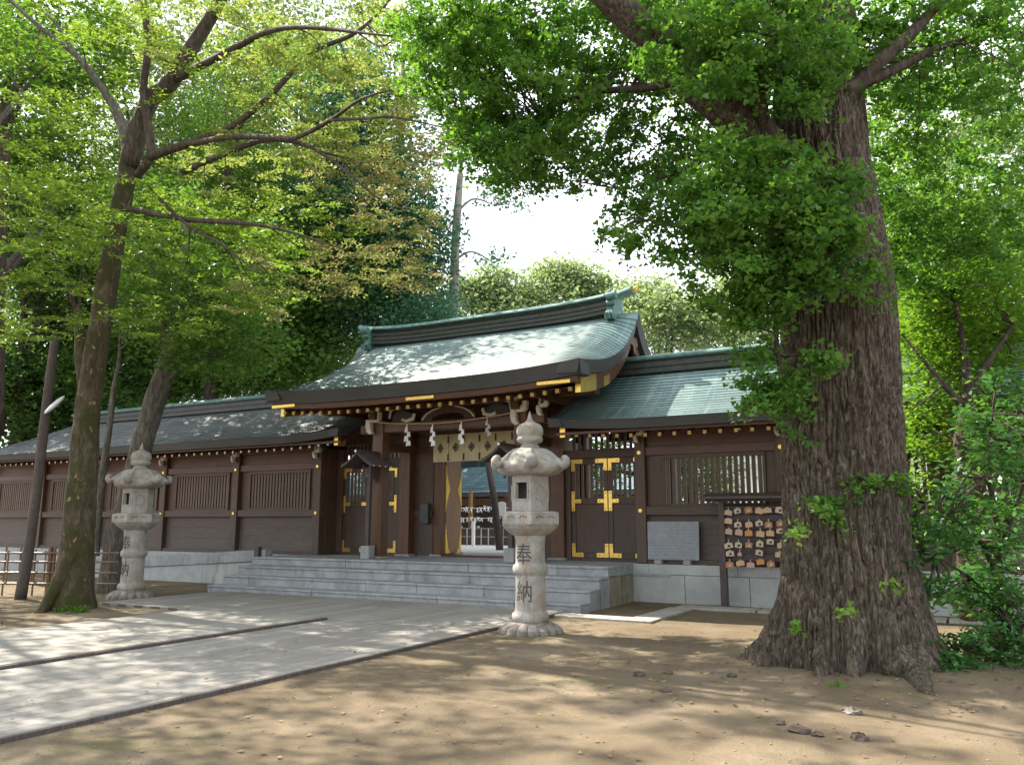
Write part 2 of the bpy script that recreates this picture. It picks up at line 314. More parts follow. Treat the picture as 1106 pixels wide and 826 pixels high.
# ------------------------------------------------------------------ foliage tools
SHAPES = {
 'kite': np.array([(0,-.5,0),(.34,.02,.04),(0,.55,-.05),(-.34,.02,.04)]),
 'fan': np.array([(0,-.5,0),(.5,.12,.06),(.34,.42,.02),(0,.3,-.03),(-.34,.42,.02),(-.5,.12,.06)]),
 'slim': np.array([(0,-.5,0),(.22,-.05,.03),(0,.6,-.05),(-.22,-.05,.03)]),
 'oval': np.array([(0,-.55,0),(.24,-.2,.04),(.22,.2,.04),(0,.6,-.06),(-.22,.2,.04),(-.24,-.2,.04)]),
}
def leaves(name, mat, parent, P, size, shape='kite', up=.6, rv=None, sizevar=.35, seed=1):
    r = np.random.default_rng(seed); n = len(P); sh = SHAPES[shape]; k = len(sh)
    nrm = r.normal(size=(n,3)); nrm[:,2] = np.abs(nrm[:,2])*.8 + up*1.6; nrm /= np.linalg.norm(nrm, axis=1)[:,None]
    t = r.normal(size=(n,3)); t -= (t*nrm).sum(1)[:,None]*nrm; t /= np.linalg.norm(t, axis=1)[:,None]; b = np.cross(nrm, t)
    s = size*(1+sizevar*(r.random(n)*2-1))
    V = P[:,None,:] + s[:,None,None]*(sh[None,:,0:1]*b[:,None,:] + sh[None,:,1:2]*t[:,None,:] + sh[None,:,2:3]*nrm[:,None,:])
    F = np.arange(n*k).reshape(n, k)
    if rv is None: rv = r.random(n)
    return np_mesh(name, V.reshape(-1,3), F, mat, parent, rnd=np.clip(rv,0,1))
def clumps(c, rad, ntw, per, sig, r, shell=0.0):
    """points of leaves round ntw twig ends inside an ellipsoid"""
    d = r.normal(size=(ntw,3)); d /= np.linalg.norm(d, axis=1)[:,None]; q = (shell**3 + (1-shell**3)*r.random(ntw))**(1/3)
    tw = np.array(c) + d*q[:,None]*np.array(rad)
    sg = np.array(sig if np.ndim(sig) else (sig,sig,sig*.6))
    P = np.repeat(tw, per, 0) + r.normal(size=(ntw*per,3))*sg
    rv = np.repeat(r.random(ntw), per)*.5 + r.random(ntw*per)*.5
    return P, rv, tw
def catmull(pts, n=6):
    p = np.array(pts, float); 
    if len(p) < 3: return np.array([p[0]+(p[-1]-p[0])*t for t in np.linspace(0,1,n+1)])
    q = np.vstack([2*p[0]-p[1], p, 2*p[-1]-p[-2]]); out = []
    for i in range(1, len(q)-2):
        for t in np.linspace(0,1,n,endpoint=False):
            a,b,c,d = q[i-1],q[i],q[i+1],q[i+2]
            out.append(.5*((2*b)+(-a+c)*t+(2*a-5*b+4*c-d)*t*t+(-a+3*b-3*c+d)*t**3))
    out.append(p[-1]); return np.array(out)
def limb(pts, rads, seg=10, wob=.12, n=6, mb=None):
    p = catmull(pts, n); s = np.linspace(0, len(pts)-1, len(p)); rr = np.interp(s, np.arange(len(pts)), rads)
    mb = mb or MB(); mb.tube(p, rr, seg, wob); return mb, p
def twig_net(mb, skel, ends, r, r0=.018, maxn=150, dmax=1.3):
    """thin twigs from the nearest limb out to the leaf clumps"""
    skel = np.asarray(skel); ends = ends if len(ends) <= maxn else ends[r.choice(len(ends), maxn, replace=False)]
    for e in ends:
        d = np.linalg.norm(skel-e, axis=1); i = np.argmin(d); a = skel[i]
        if d[i] < .15 or d[i] > dmax: continue
        m = (a+e)/2 + r.normal(size=3)*.12*d[i] + np.array((0,0,.08*d[i]))
        mb.tube(catmull([a, m, e], 4), np.linspace(r0, r0*.35, 9), 5, 0, False)

# ------------------------------------------------------------------ ground, path, courtyard
XC = -10.27                                            # centre line of the gate
GK = np.array((-1.22, 9.9))                            # foot of the big ginkgo
def gz(x, y):
    x = np.asarray(x, float); y = np.asarray(y, float)
    h = .03*(fbm(x*.7, y*.7, 0, 4, 21)-.5) + .012*(fbm(x*5, y*5, 0, 3, 5)-.5)
    d = np.hypot(x-GK[0]-.5, y-GK[1]+.2); h = h + .13*np.exp(-(d/1.25)**2)
    h = h + .16*np.exp(-(((x-1.6)/1.3)**2 + ((y-9.3)/.9)**2))
    d2 = np.hypot(x+14.3, y-9.5); h = h + .07*np.exp(-(d2/.8)**2)
    on_path = (x > -13) & (x < -6.1) & (y < 13.5) | (x > -15.3) & (x < -6) & (y > 10) & (y < 19)
    return np.where(on_path, np.minimum(h*.3, .012), h)
gx = np.concatenate([[-420,-250,-140,-80,-50,-35,-28], np.arange(-24, 7.01, .11), [8,10,14,20,32,60,120,250,420]])
gy = np.concatenate([[-400,-200,-90,-40,-18,-8,-3], np.arange(0, 16.6, .11), [18,22,28,40,70,120,220,420]])
GX, GY = np.meshgrid(gx, gy, indexing='ij'); GZ = gz(GX, GY)
tag(np_mesh('ground', np.stack([GX, GY, GZ], -1).reshape(-1,3), grid_faces(len(gx), len(gy))[:, ::-1], M['dirt'], smooth=True), kind='structure')
pm = MB()
pm.box(-9.14, -6.34, -6, 10.43, -.1, .045); pm.box(-12.02, -9.185, -6, 10.43, -.1, .090)
pm.box(-14.95, -6.33, 10.45, 12.2, -.1, .05); pm.box(-14.95, -6.33, 12.215, 13.44, -.1, .052)
tag(pm.build('path', M['path'], bevel=.008), kind='structure')
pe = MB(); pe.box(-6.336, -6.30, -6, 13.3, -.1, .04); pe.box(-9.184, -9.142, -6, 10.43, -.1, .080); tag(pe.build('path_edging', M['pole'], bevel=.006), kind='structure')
cg = MB(); cg.box(-60, 40, 19.8, 80, -.2, .74)
tag(cg.build('courtyard_ground', M['gravel']), kind='structure')
# small stones and litter on the bare earth
def scatter_rocks(name, n, x0, x1, y0, y1, s0, s1, mat, seed):
    r = np.random.default_rng(seed); ico = np.array([(1,0,0),(-1,0,0),(0,1,0),(0,-1,0),(0,0,1),(0,0,-1)], float)
    fc = np.array([(0,2,4),(2,1,4),(1,3,4),(3,0,4),(2,0,5),(1,2,5),(3,1,5),(0,3,5)])
    x = r.uniform(x0, x1, n); y = r.uniform(y0, y1, n); keep = ~((x < -6.25) & (x > -12.2)) & (np.hypot(x-GK[0], y-GK[1]) > .9) & ~((x < -6) & (y > 10.2)); x = x[keep]; y = y[keep]; n = len(x)
    s = s0*(s1/s0)**(r.random(n)**2.2); z = gz(x, y)+s*.15
    V = ico[None]*s[:,None,None]*r.uniform(.55, 1.2, (n,6,1))*np.array((1,1,.6)); a = r.random(n)*6.28
    c, sn = np.cos(a)[:,None], np.sin(a)[:,None]; V = np.stack([V[...,0]*c-V[...,1]*sn, V[...,0]*sn+V[...,1]*c, V[...,2]], -1) + np.stack([x,y,z],-1)[:,None,:]
    F = (fc[None]+np.arange(n)[:,None,None]*6).reshape(-1,3)
    return np_mesh(name, V.reshape(-1,3), F, mat)
M['pebble'] = m_plain('pebble', (.17,.15,.13), .9, 0, .5, 3)
tag(scatter_rocks('pebbles', 9000, -13.5, 3, 2.2, 12.8, .003, .018, M['pebble'], 3), kind='stuff')
M['litter'] = m_leaf('leaf_litter', [(0,(.10,.055,.025)),(.6,(.22,.14,.06)),(1,(.3,.24,.12))], .1, .8)
r_ = np.random.default_rng(11); lx = np.concatenate([r_.uniform(-8, 3, 480), r_.normal(GK[0], 1.4, 380), r_.uniform(-18, -12.3, 200)]); ly = np.concatenate([r_.uniform(3, 13, 480), r_.normal(GK[1]-.6, 1.0, 380), r_.uniform(7, 11.5, 200)])
kp = np.hypot(lx-GK[0], ly-GK[1]) > .8; lx, ly = lx[kp], ly[kp]
lo = leaves('fallen_leaves', M['litter'], None, np.stack([lx, ly, np.maximum(gz(lx, ly), np.where((lx < -6.3) & (lx > -12), .055, -1))+.012], -1), .04, 'fan', up=3.0, seed=4); tag(lo, kind='stuff')
# loose clods, each its own
def rock(c, s, seed, label, mat):
    mb = MB(); r = np.random.default_rng(seed); rings = []
    for k in range(7):
        ph = math.pi*(k+.02)/6.04; rings.append([(s*math.sin(ph)*math.cos(t)*(.75+.5*float(noise3(math.cos(t)*1.5+seed, math.sin(t)*1.5, k*.6, seed))), s*.8*math.sin(ph)*math.sin(t)*(.75+.5*float(noise3(math.cos(t)*1.5, math.sin(t)*1.5+seed, k*.6, seed+1))), -s*.5*math.cos(ph)) for t in np.arange(10)*math.pi/5])
    rings = [[(p[0]+c[0], p[1]+c[1], p[2]+c[2]) for p in g] for g in rings]; mb.loft(rings); mb.v = [tuple(np.array(p)+(r.random(3)-.5)*s*.42) for p in mb.v]
    tag(mb.build('stone', mat, loc=c), label, 'stone', 'loose stones on the bare earth')
M['clod'] = m_plain('clod', (.085,.065,.05), .95, 0, .4, 20)
for i, (px, py, s, lb) in enumerate([(928,794,.07,'dark jagged stone near the bottom edge, in front of the big trunk'),(883,790,.045,'small dark stone just left of the jagged stone near the bottom edge'),(865,786,.08,'flat earthy clod left of the two dark stones in front of the big trunk'),(920,768,.07,'pale flat stone lying right below the big tree roots'),(722,724,.06,'dark stone out on the earth between lantern and big trunk, left root side'),(719,743,.05,'dark clod nearer the camera than its twin between lantern and big trunk'),(790,729,.05,'rough clod close to the left root of the big tree'),(690,726,.06,'low brown clod beside sun patches in front of the stone lantern'),(912,727,.10,'brown broken lump lying against the front root of the big tree'),(843,778,.04,'small pebble-like stone in the sunlit middle of the earth')]):
    p = onZ(px, py, .03); rock((p[0], p[1], float(gz(p[0], p[1]))+s*.2), s, 30+i, lb, M['pebble'] if 'pale' in lb else M['clod'])

# ------------------------------------------------------------------ stone steps and platform
st = thing('stone_steps', 'wide grey granite steps and platform leading up to the wooden gate', 'steps', (-10.75, 14.4, 0))
X0, X1 = -15.44, -6.07
def stone_run(name, x0, x1, y0, y1, z0, z1, cuts, par, mat=None, bevel=.012):
    mb = MB(); xs = [x0]+[c for c in cuts if x0 < c < x1]+[x1]; j = 0
    for a, b in zip(xs[:-1], xs[1:]):
        j += 1; dy, dz = .006*math.sin(j*2.3+z1*9), .003*math.sin(j*1.7+z1*5); mb.hexa([(a+.004,y0+.022+dy,z0),(b-.004,y0+.022+dy,z0),(b-.004,y1,z0),(a+.004,y1,z0)], [(a+.004,y0+.022+dy,z1-.05),(b-.004,y0+.022+dy,z1-.05),(b-.004,y1,z1-.05),(a+.004,y1,z1-.05)])
        mb.box(a+.004, b-.004, y0+dy, y1, z1-.048, z1+dz)
    return mb.build(name, mat or M['granite'], par, bevel=bevel)
stone_run('step', X0, X1, 13.46, 13.95, -.1, .17, [-13.9,-12.3,-10.9,-9.1,-7.4], st)
stone_run('step', X0, X1, 13.90, 14.40, -.1, .365, [-14.6,-12.8,-11.2,-9.9,-8.3,-7.0], st)
stone_run('step', X0, X1, 14.33, 14.85, -.1, .56, [-13.6,-12.1,-10.5,-8.9,-7.3], st)
stone_run('platform_edge', X0, X1, 14.76, 15.15, .56, .75, [-14.2,-12.5,-10.9,-9.2,-7.6], st)
b = MB(); b.box(X1-.0, X1-.32, 0, 0, 0, 0) if False else None
b.box(X0+.02, X1-.012, 14.86, 16.14, -.1, .545); b.build('platform_side', M['mossy'], st, bevel=.01)  # side face in the stone painted with its shade
b = MB(); b.box(X0+.01, X1-.01, 15.155, 16.147, .55, .748); b.box(-15.3, -5.3, 16.151, 19.79, .5, .748); b.build('platform_floor', M['granite'], st, bevel=.006)

# ------------------------------------------------------------------ roofs
def roof_slope(name, parent, mat, zf, yf, d0, d1, xl, xr, course=.135, lip=.02, nx=60, uvx=1.0):
    """stepped sheet-copper courses; zf(x,d) height, yf(d) depth, d runs ridge -> eave"""
    n = max(2, int(round((d1-d0)/course*1.12))); ds = np.linspace(d0, d1, n+1); rows = []
    for k in range(n):
        rows.append((ds[k], 0.0 if k else lip, k+.001)); rows.append((ds[k+1]-.001, lip, k+.999))
    V, UV = [], []
    for (d, l, vv) in rows:
        a, c = xl(d), xr(d); xs = np.linspace(a, c, nx)
        V.append(np.stack([xs, np.full(nx, yf(d)), np.array([zf(x, d) for x in xs])+l], -1)); UV.append(np.stack([xs, np.full(nx, vv)], -1))
    V = np.array(V); nr = len(rows); F = grid_faces(nr, nx)
    o = np_mesh(name, V.reshape(-1,3), F, mat, parent); uv = o.data.uv_layers.new(name='UVMap'); U = np.array(UV).reshape(-1,2)
    uv.data.foreach_set('uv', U[F.ravel()].astype(np.float32).ravel()); return o
def sweep_x(mb, prof, xs, off, sc=None):
    mb.loft([[(x, p[0]*(sc(x) if sc else 1)+YRr, p[1]+off(x)) for p in prof] for x in xs]); return mb

# ---- the gate
gate = thing('shrine_gate', 'open wooden shrine gate under a sweeping blue-green copper roof, behind the steps', 'gate', (XC, 17.2, .75))
YR, HD, HX = 17.2, 3.35, 4.08
def g_z(x, d):
    s = d/HD; u = abs(x-XC)/HX; q = max(0., (u*HX-3.25)/.83)
    ze = 4.50 + .13*u**3.2; zr = 6.30
    return ze + (zr-ze)*(.75*(1-s)+.25*(1-s)**2) - .43*q**1.7*math.sin(math.pi*min(1, max(0, s))**.65)
for sg, nm in ((-1, 'roof'), (1, 'roof')):
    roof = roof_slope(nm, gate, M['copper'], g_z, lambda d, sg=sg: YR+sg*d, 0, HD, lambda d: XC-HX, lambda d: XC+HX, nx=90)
    if sg == -1: gate_roof = roof
# eave and verge edges: thick stacked shingles
def edge_band(name, pts_fn, ts, thick, inset, mat, par, depth=.45):
    rings = []
    for t in ts:
        (x, y, z), (ix, iy) = pts_fn(t)
        rings.append([(x, y, z+.004), (x+ix*inset, y+iy*inset, z-thick), (x+ix*(inset+depth), y+iy*(inset+depth), z-thick+.02), (x+ix*depth*.9, y+iy*depth*.9, z-.03)])
    mb = MB(); mb.loft(rings); return recalc(mb.build(name, mat, par))
for sg in (-1, 1):
    edge_band('roof_edge', lambda t, sg=sg: ((XC+t, YR+sg*HD, g_z(XC+t, HD)+.01), (0, -sg)), np.linspace(-HX, HX, 50), .27, .10, M['eave'], gate)
for sx in (-1, 1):
    for sy in (-1, 1):
        edge_band('roof_edge', lambda t, sx=sx, sy=sy: ((XC+sx*HX, YR+sy*t, g_z(XC+sx*HX, t)+.01), (-sx, 0)), np.linspace(0.001, HD, 26), .26, .06, M['eave'], gate)
# barge boards below the verge with brass ends
for sx in (-1, 1):
    for sy in (-1, 1):
        rings = []
        for t in np.linspace(0, HD-.42, 20):
            z = g_z(XC+sx*HX, t)-.27 - .0*t; w = .30+.05*t/HD; x = XC+sx*(HX-.22)
            rings.append([(x-.05, YR+sy*t, z), (x+.05, YR+sy*t, z), (x+.05, YR+sy*t, z-w), (x-.05, YR+sy*t, z-w)])
        hb = recalc(MB().loft(rings).build('barge_board', M['redv'], gate))
        rings = [[(p[0]+(.008 if i in (1,2) else -.008), p[1], p[2]+(.004 if i < 2 else -.006)) for i, p in enumerate(r)] for r in rings[-6:]]
        y = rings[-1][0][1]+sy*.012; rings.append([(p[0], y, p[2]) for p in rings[-1]])
        recalc(MB().loft(rings).build('brass_plate', M['brass'], hb))
        pl = [[(p[0]+(.008 if i in (1,2) else -.008), YR+sy*t, p[2]) for i, p in enumerate([(x-.05,0,z),(x+.05,0,z),(x+.05,0,z-.2),(x-.05,0,z-.2)])] for t, z in [(tt, g_z(XC+sx*HX, tt)-.40) for tt in (1.45,1.55,1.65,1.75)]]
        recalc(MB().loft(pl).build('brass_plate', M['brass'], hb))
        if sy == -1:
            gp = MB(); yy = YR; zz = 5.72; gp.prism([(yy-.16,zz),(yy-.22,zz-.18),(yy-.1,zz-.2),(yy,zz-.42),(yy+.1,zz-.2),(yy+.22,zz-.18),(yy+.16,zz)], 'x', XC+sx*(HX-.15)-.03, XC+sx*(HX-.15)+.03); gp.build('gable_pendant', M['redv'], gate)
# ridge
YRr = YR
lift = lambda x: .15*max(0, abs(x-XC)/3.9)**4
rb = MB(); prof = []
for k, (w, z) in enumerate([(.30,0),(.30,.07),(.24,.07),(.24,.10),(.28,.10),(.28,.18),(.22,.18),(.22,.21),(.26,.21),(.26,.30),(.2,.30),(.2,.33),(.25,.33),(.25,.375)]): prof.append((w/1.0, z))
full = [(-w, z) for w, z in prof]+[(w, z) for w, z in reversed(prof)]
sweep_x(rb, [(a*.85, z+6.22) for a, z in full], np.linspace(XC-3.42, XC+3.42, 30), lift); ridge = recalc(rb.build('ridge', M['ridge'], gate))
cap = [(.30*math.cos(t), .03+.11*math.sin(t)) for t in np.linspace(math.pi, 0, 9)]+[(.30, 0), (-.30, 0)]
cb = MB(); cb.loft([[(x, p[0]*(1 if abs(x-XC) < 3.5 else .62)+YR, p[1]+6.60+lift(x)+max(0,abs(x-XC)-3.55)*.10) for p in cap] for x in np.linspace(XC-3.95, XC+3.95, 40)]); recalc(cb.build('ridge_cap', M['verdi'], ridge, smooth=False))
for sx in (-1, 1):
    tb = MB().tube([(XC+sx*3.93, YR, 6.84), (XC+sx*4.0, YR, 6.87), (XC+sx*4.07, YR, 6.92)], [.06, .055, .02], 10); tb.build('ridge_tip', M['brass'], ridge)
    ob = MB(); x = XC+sx*3.42
    pf = [(-.34,6.14),(-.42,6.26),(-.33,6.36),(-.30,6.5),(-.36,6.62),(-.26,6.72),(0,6.76),(.26,6.72),(.36,6.62),(.30,6.5),(.33,6.36),(.42,6.26),(.34,6.14)]
    ob.prism([(p[0]+YR, p[1]) for p in pf], 'x', x, x+sx*.16)
    ob.tube([(x+sx*.08, YR-.46, 6.13), (x+sx*.08, YR-.5, 6.22), (x+sx*.08, YR-.4, 6.27), (x+sx*.08, YR-.33, 6.2)], .065, 8)
    ob.tube([(x+sx*.02, YR-.36, 6.66), (x+sx*.26, YR-.36, 6.68)], .09, 12); ob.tube([(x+sx*.02, YR-.34, 6.52), (x+sx*.22, YR-.34, 6.5)], .06, 10)
    recalc(ob.build('ridge_ornament', M['verdi'], gate, bevel=.012))
# eave board, rafters with brass ends
for sg in (-1, 1):
    eb = MB(); eb.loft([[(XC+t, YR+sg*(HD-.16), g_z(XC+t, HD)-.265), (XC+t, YR+sg*(HD-.26), g_z(XC+t, HD)-.265), (XC+t, YR+sg*(HD-.28), g_z(XC+t, HD)-.375), (XC+t, YR+sg*(HD-.18), g_z(XC+t, HD)-.375)] for t in np.linspace(-HX+.12, HX-.12, 40)])
    ebo = recalc(eb.build('eave_board', M['red'], gate))
    if sg == -1:
        for xx in (onY(453,427,14.0)[0], XC-3.6, XC+3.45):
            px = xx; z = g_z(px, HD)-.37; q = MB().box(px-.36, px+.36, YR-(HD-.165), YR-(HD-.15), z+.015, z+.085); q.build('brass_plate', M['brass'], ebo, bevel=.004)
for k in range(28):
    x = XC-3.72+k*7.44/27; z = g_z(x, HD)-.47
    rf = MB().hexa([(x-.033, YR-HD+.36, z-.03), (x+.033, YR-HD+.36, z-.03), (x+.033, YR-HD+.36, z+.045), (x-.033, YR-HD+.36, z+.045)], [(x-.033, YR-.3, z+.95), (x+.033, YR-.3, z+.95), (x+.033, YR-.3, z+1.03), (x-.033, YR-.3, z+1.03)]).build('rafter', M['red'], gate)
    MB().box(x-.04, x+.04, YR-HD+.335, YR-HD+.40, z-.034, z+.045).build('brass_cap', M['brass_dull'], rf)
b = MB(); b.box(XC-3.6, XC+3.6, YR-.3, YR+.3, 4.95, 5.1)
for sg in (-1, 1): b.hexa([(XC-3.7, YR+sg*(HD-.5), 4.17), (XC+3.7, YR+sg*(HD-.5), 4.17), (XC+3.7, YR+sg*(HD-.5), 4.20), (XC-3.7, YR+sg*(HD-.5), 4.20)], [(XC-3.7, YR+sg*.3, 5.1), (XC+3.7, YR+sg*.3, 5.1), (XC+3.7, YR+sg*.3, 5.13), (XC-3.7, YR+sg*.3, 5.13)])
recalc(b.build('ceiling_boards', M['red'], gate))
for sx in (-1, 1):                                      # gable walls
    b = MB(); ys = np.linspace(-HD+.55, HD-.55, 20); top = [(YR+y, g_z(XC+3.2, abs(y))-.1) for y in ys]
    b.prism([(YR-HD+.55, 4.1)]+top+[(YR+HD-.55, 4.1)], 'x', XC+sx*2.75-.04, XC+sx*2.75+.04); b.build('gable_wall', M['red'], gate)
# posts
def post(x, y, w, z0, z1, par, mat='redv', cap=True, name='post'):
    o = MB().box(x-w/2, x+w/2, y-w/2, y+w/2, z0, z1).build(name, M[mat], par, bevel=.018)
    if cap: MB().box(x-w/2-.05, x+w/2+.05, y-w/2-.05, y+w/2+.05, z0-.001, z0+.05).build('stone_foot', M['granite'], o, bevel=.008)
    return o
for sx in (-1, 1):
    post(XC+sx*1.93, 15.6, .30, .75, 4.0, gate); post(XC+sx*1.93, 18.8, .30, .75, 4.0, gate)
    post(XC+sx*2.14, 17.0, .34, .75, 4.2, gate); post(XC+sx*1.30, 17.2, .24, .75, 3.8, gate)
    b = MB().box(*sorted((XC+sx*1.40, XC+sx*1.98)), 17.06, 17.14, .76, 3.75); b.box(*sorted((XC+sx*1.40, XC+sx*1.98)), 17.0, 17.18, 1.72, 1.86); b.build('side_board', M['wood'], gate)
    b = MB().box(XC+sx*1.93-.07, XC+sx*1.93+.07, 15.75, 18.65, 3.3, 3.5); b.box(XC+sx*1.93-.08, XC+sx*1.93+.08, 15.2, 19.2, 3.98, 4.16); b.build('tie_beam', M['red'], gate, bevel=.01)
b = MB().box(XC-2.5, XC+2.5, 15.5, 15.7, 3.68, 3.9); b.build('front_beam', M['redv'], gate, bevel=.02)
b = MB().box(XC-3.7, XC+3.7, 15.48, 15.72, 4.22, 4.42); b.box(XC-3.7, XC+3.7, 18.68, 18.92, 4.22, 4.42); b.box(XC-3.7, XC+3.7, 17.1, 17.34, 5.13, 5.3); b.build('purlin', M['red'], gate, bevel=.01)
b = MB().box(XC-2.3, XC+2.3, 17.06, 17.3, 3.72, 3.98); b.box(XC-2.3, XC+2.3, 17.1, 17.22, 3.98, 4.9); b.build('lintel', M['red'], gate, bevel=.01); MB().box(XC-1.4, XC+1.4, 17.04, 17.3, .74, .80).build('threshold', M['red'], gate, bevel=.01)
b = MB().box(XC-2.5, XC+2.5, 18.7, 18.9, 3.68, 3.9); b.build('rear_beam', M['redv'], gate, bevel=.02)
# frog-leg strut on the front beam: arch with pale edges
ks = MB(); pf = []
for t in np.linspace(0, math.pi, 15): pf.append((XC+.75*math.cos(t), 3.9+.30*math.sin(t)**.6))
for t in np.linspace(math.pi, 0, 13): pf.append((XC+.45*math.cos(t), 3.9+.17*math.sin(t)**.6))
ks.prism(pf, 'y', 15.56, 15.64); kso = ks.build('frog_leg_strut', M['wood'], gate)
for sx in (-1, 1): MB().tube([(XC+sx*.72, 15.55, 3.93), (XC+sx*.6, 15.55, 4.06), (XC+sx*.42, 15.55, 4.15), (XC+sx*.2, 15.55, 4.2)], [.022,.02,.016,.012], 6).build('painted_edge', M['cream'], kso)
for sx in (-1, 1):                                      # curved tie struts with pale edge either side
    cx = XC+sx*1.3; b = MB(); b.prism([(cx-.32,3.9),(cx-.26,4.12),(cx-.05,4.2),(cx+.26,4.12),(cx+.32,3.9)], 'y', 15.57, 15.63); bo = b.build('curved_strut', M['eave'], gate)
    b = MB(); b.tube([(cx+sx*-.02,15.55,3.98),(cx-sx*.14,15.55,3.93),(cx-sx*.32,15.55,3.98),(cx-sx*.36,15.55,4.1)], [.045,.05,.05,.04], 8).build('painted_edge', M['cream'], bo); b = MB().tube([(cx+sx*.36,15.54,4.02),(cx+sx*.33,15.54,4.2),(cx+sx*.12,15.5,4.3)], [.03,.03,.02], 8); b.build('painted_edge', M['cream'], bo)
def bracket(x, y, z, par, sc=1.0, flip=1):
    """cream-ended bracket arms: stub, U-shaped arm and nose"""
    o = MB(); P = lambda l: [(x+flip*a*sc, z+c*sc) for a, c in l]
    o.prism(P([(-.10,.28),(-.10,.33),(.06,.33),(.06,.26),(.02,.22),(.03,.1),(-.05,.1),(-.06,.22)]), 'y', y-.06, y+.06)
    o.prism(P([(-.07,.1),(-.05,-.02),(.0,-.08),(.15,-.08),(.21,-.02),(.22,.13),(.13,.13),(.11,.04),(.02,.02),(-.01,.1)]), 'y', y-.07, y+.05)
    o.prism(P([(-.12,-.02),(-.13,-.14),(-.1,-.27),(-.02,-.33),(.06,-.31),(.0,-.22),(-.01,-.08),(-.04,-.02)]), 'y', y-.09, y+.03)
    return recalc(o.build('bracket', M['cream'], par, bevel=.012))
for sx in (-1, 1): bracket(XC+sx*1.98-.06, 15.38, 4.02, gate, 1.15, 1)
for sx in (-1, 1): bracket(XC+sx*1.98+.5, 15.42, 4.06, gate, .75, 1) if sx == 1 else None
# open main door leaves, swung back into the courtyard
for sx in (-1, 1):
    x = XC+sx*1.19; d = MB().box(x-.035, x+.035, 17.28, 17.98, .82, 3.66).build('door_leaf', M['doorleaf'], gate, bevel=.01)
    for zc in (.82, 2.1):
        for ye, s2 in ((17.28, 1), (17.98, -1)):
            if zc < 1: pf = [(ye-s2*.01,.82),(ye+s2*.22,.82),(ye+s2*.10,.95),(ye+s2*.03,1.3),(ye-s2*.01,1.55)]
            else: pf = [(ye-s2*.01,1.85),(ye+s2*.02,2.05),(ye+s2*.17,2.4),(ye+s2*.02,2.75),(ye-s2*.01,2.98)]
            MB().prism(pf, 'x', x-.042, x+.042).build('brass_plate', M['brass'], d)
# side doors either side of the gate passage
def fitting(mb, x, z, sx, kind, y):
    w, h, t = .24, .3, .085
    a = lambda x0, x1, z0, z1: mb.box(min(x0,x1), max(x0,x1), y-.012, y+.01, z0, z1)
    if kind == 'T': a(x, x+sx*t, z-.22, z+.22); a(x+sx*t, x+sx*w, z-.045, z+.045)
    if kind == 'B': a(x, x+sx*t, z, z+.3); a(x+sx*t, x+sx*.28, z, z+.1)
    if kind == 'U': a(x, x+sx*t, z-.27, z); a(x+sx*t, x+sx*.28, z-.1, z)
def side_doors(xa, xb, par):
    y = 17.0; xm = (xa+xb)/2
    for (l, r_, sid) in ((xa, xm-.006, 0), (xm+.006, xb, 1)):
        fr = MB(); fr.box(l, l+.1, y-.03, y+.03, .8, 3.0); fr.box(r_-.1, r_, y-.03, y+.03, .8, 3.0)
        for z0, z1 in ((.8,.92),(1.98,2.12),(2.86,3.0)): fr.box(l+.1, r_-.1, y-.028, y+.028, z0, z1)
        fr.box(l+.1, r_-.1, y-.012, y+.012, .92, 1.98)
        dr = fr.build('door', M['wood'], par, bevel=.006)
        sb = MB(); n = 6
        for k in range(n):
            x = l+.1+(r_-l-.2)*(k+.5)/n; sb.box(x-.026, x+.026, y-.02, y+.02, 2.12, 2.86)
        sb.build('slats', M['wood'], dr)
        for X, sx in ((l+.005, 1), (r_-.005, -1)):
            for zz_, kd in ((2.05,'T'),(.82,'B'),(2.99,'U')): bf = MB(); fitting(bf, X, zz_, sx, kd, y-.035); bf.build('brass_fitting', M['brass'], dr, bevel=.004)
        for X, sx in ((l+.005, 1), (r_-.005, -1)):
            for dx, dz in ((.045,2.22),(.045,1.88),(.19,2.05),(.045,1.07),(.22,.87),(.045,2.76),(.22,2.94)): MB().tube([(X+sx*dx, y-.046, dz), (X+sx*dx, y-.054, dz)], .013, 8).build('rivet', M['ink'], dr)
    b = MB(); b.box(xa-.12, xa-.003, y-.08, y+.08, .76, 3.0); b.box(xb+.003, xb+.12, y-.08, y+.08, .76, 3.0); b.box(xa-.12, xb+.12, y-.09, y+.09, 3.003, 3.2); b.box(xa-.12, xb+.12, y-.1, y+.1, .749, .797); b.build('door_frame', M['wood'], par, bevel=.008)
    tr = MB(); n = 13
    for k in range(n): x = xa+(xb-xa)*(k+.5)/n; tr.box(x-.03, x+.03, y-.02, y+.02, 3.2, 3.6)
    tr.box(xa-.12, xb+.12, y-.06, y+.06, 3.6, 3.8); tr.build('transom_slats', M['wood'], par)
side_doors(-7.83, -6.04, gate); side_doors(2*XC+6.04, 2*XC+7.83, gate)

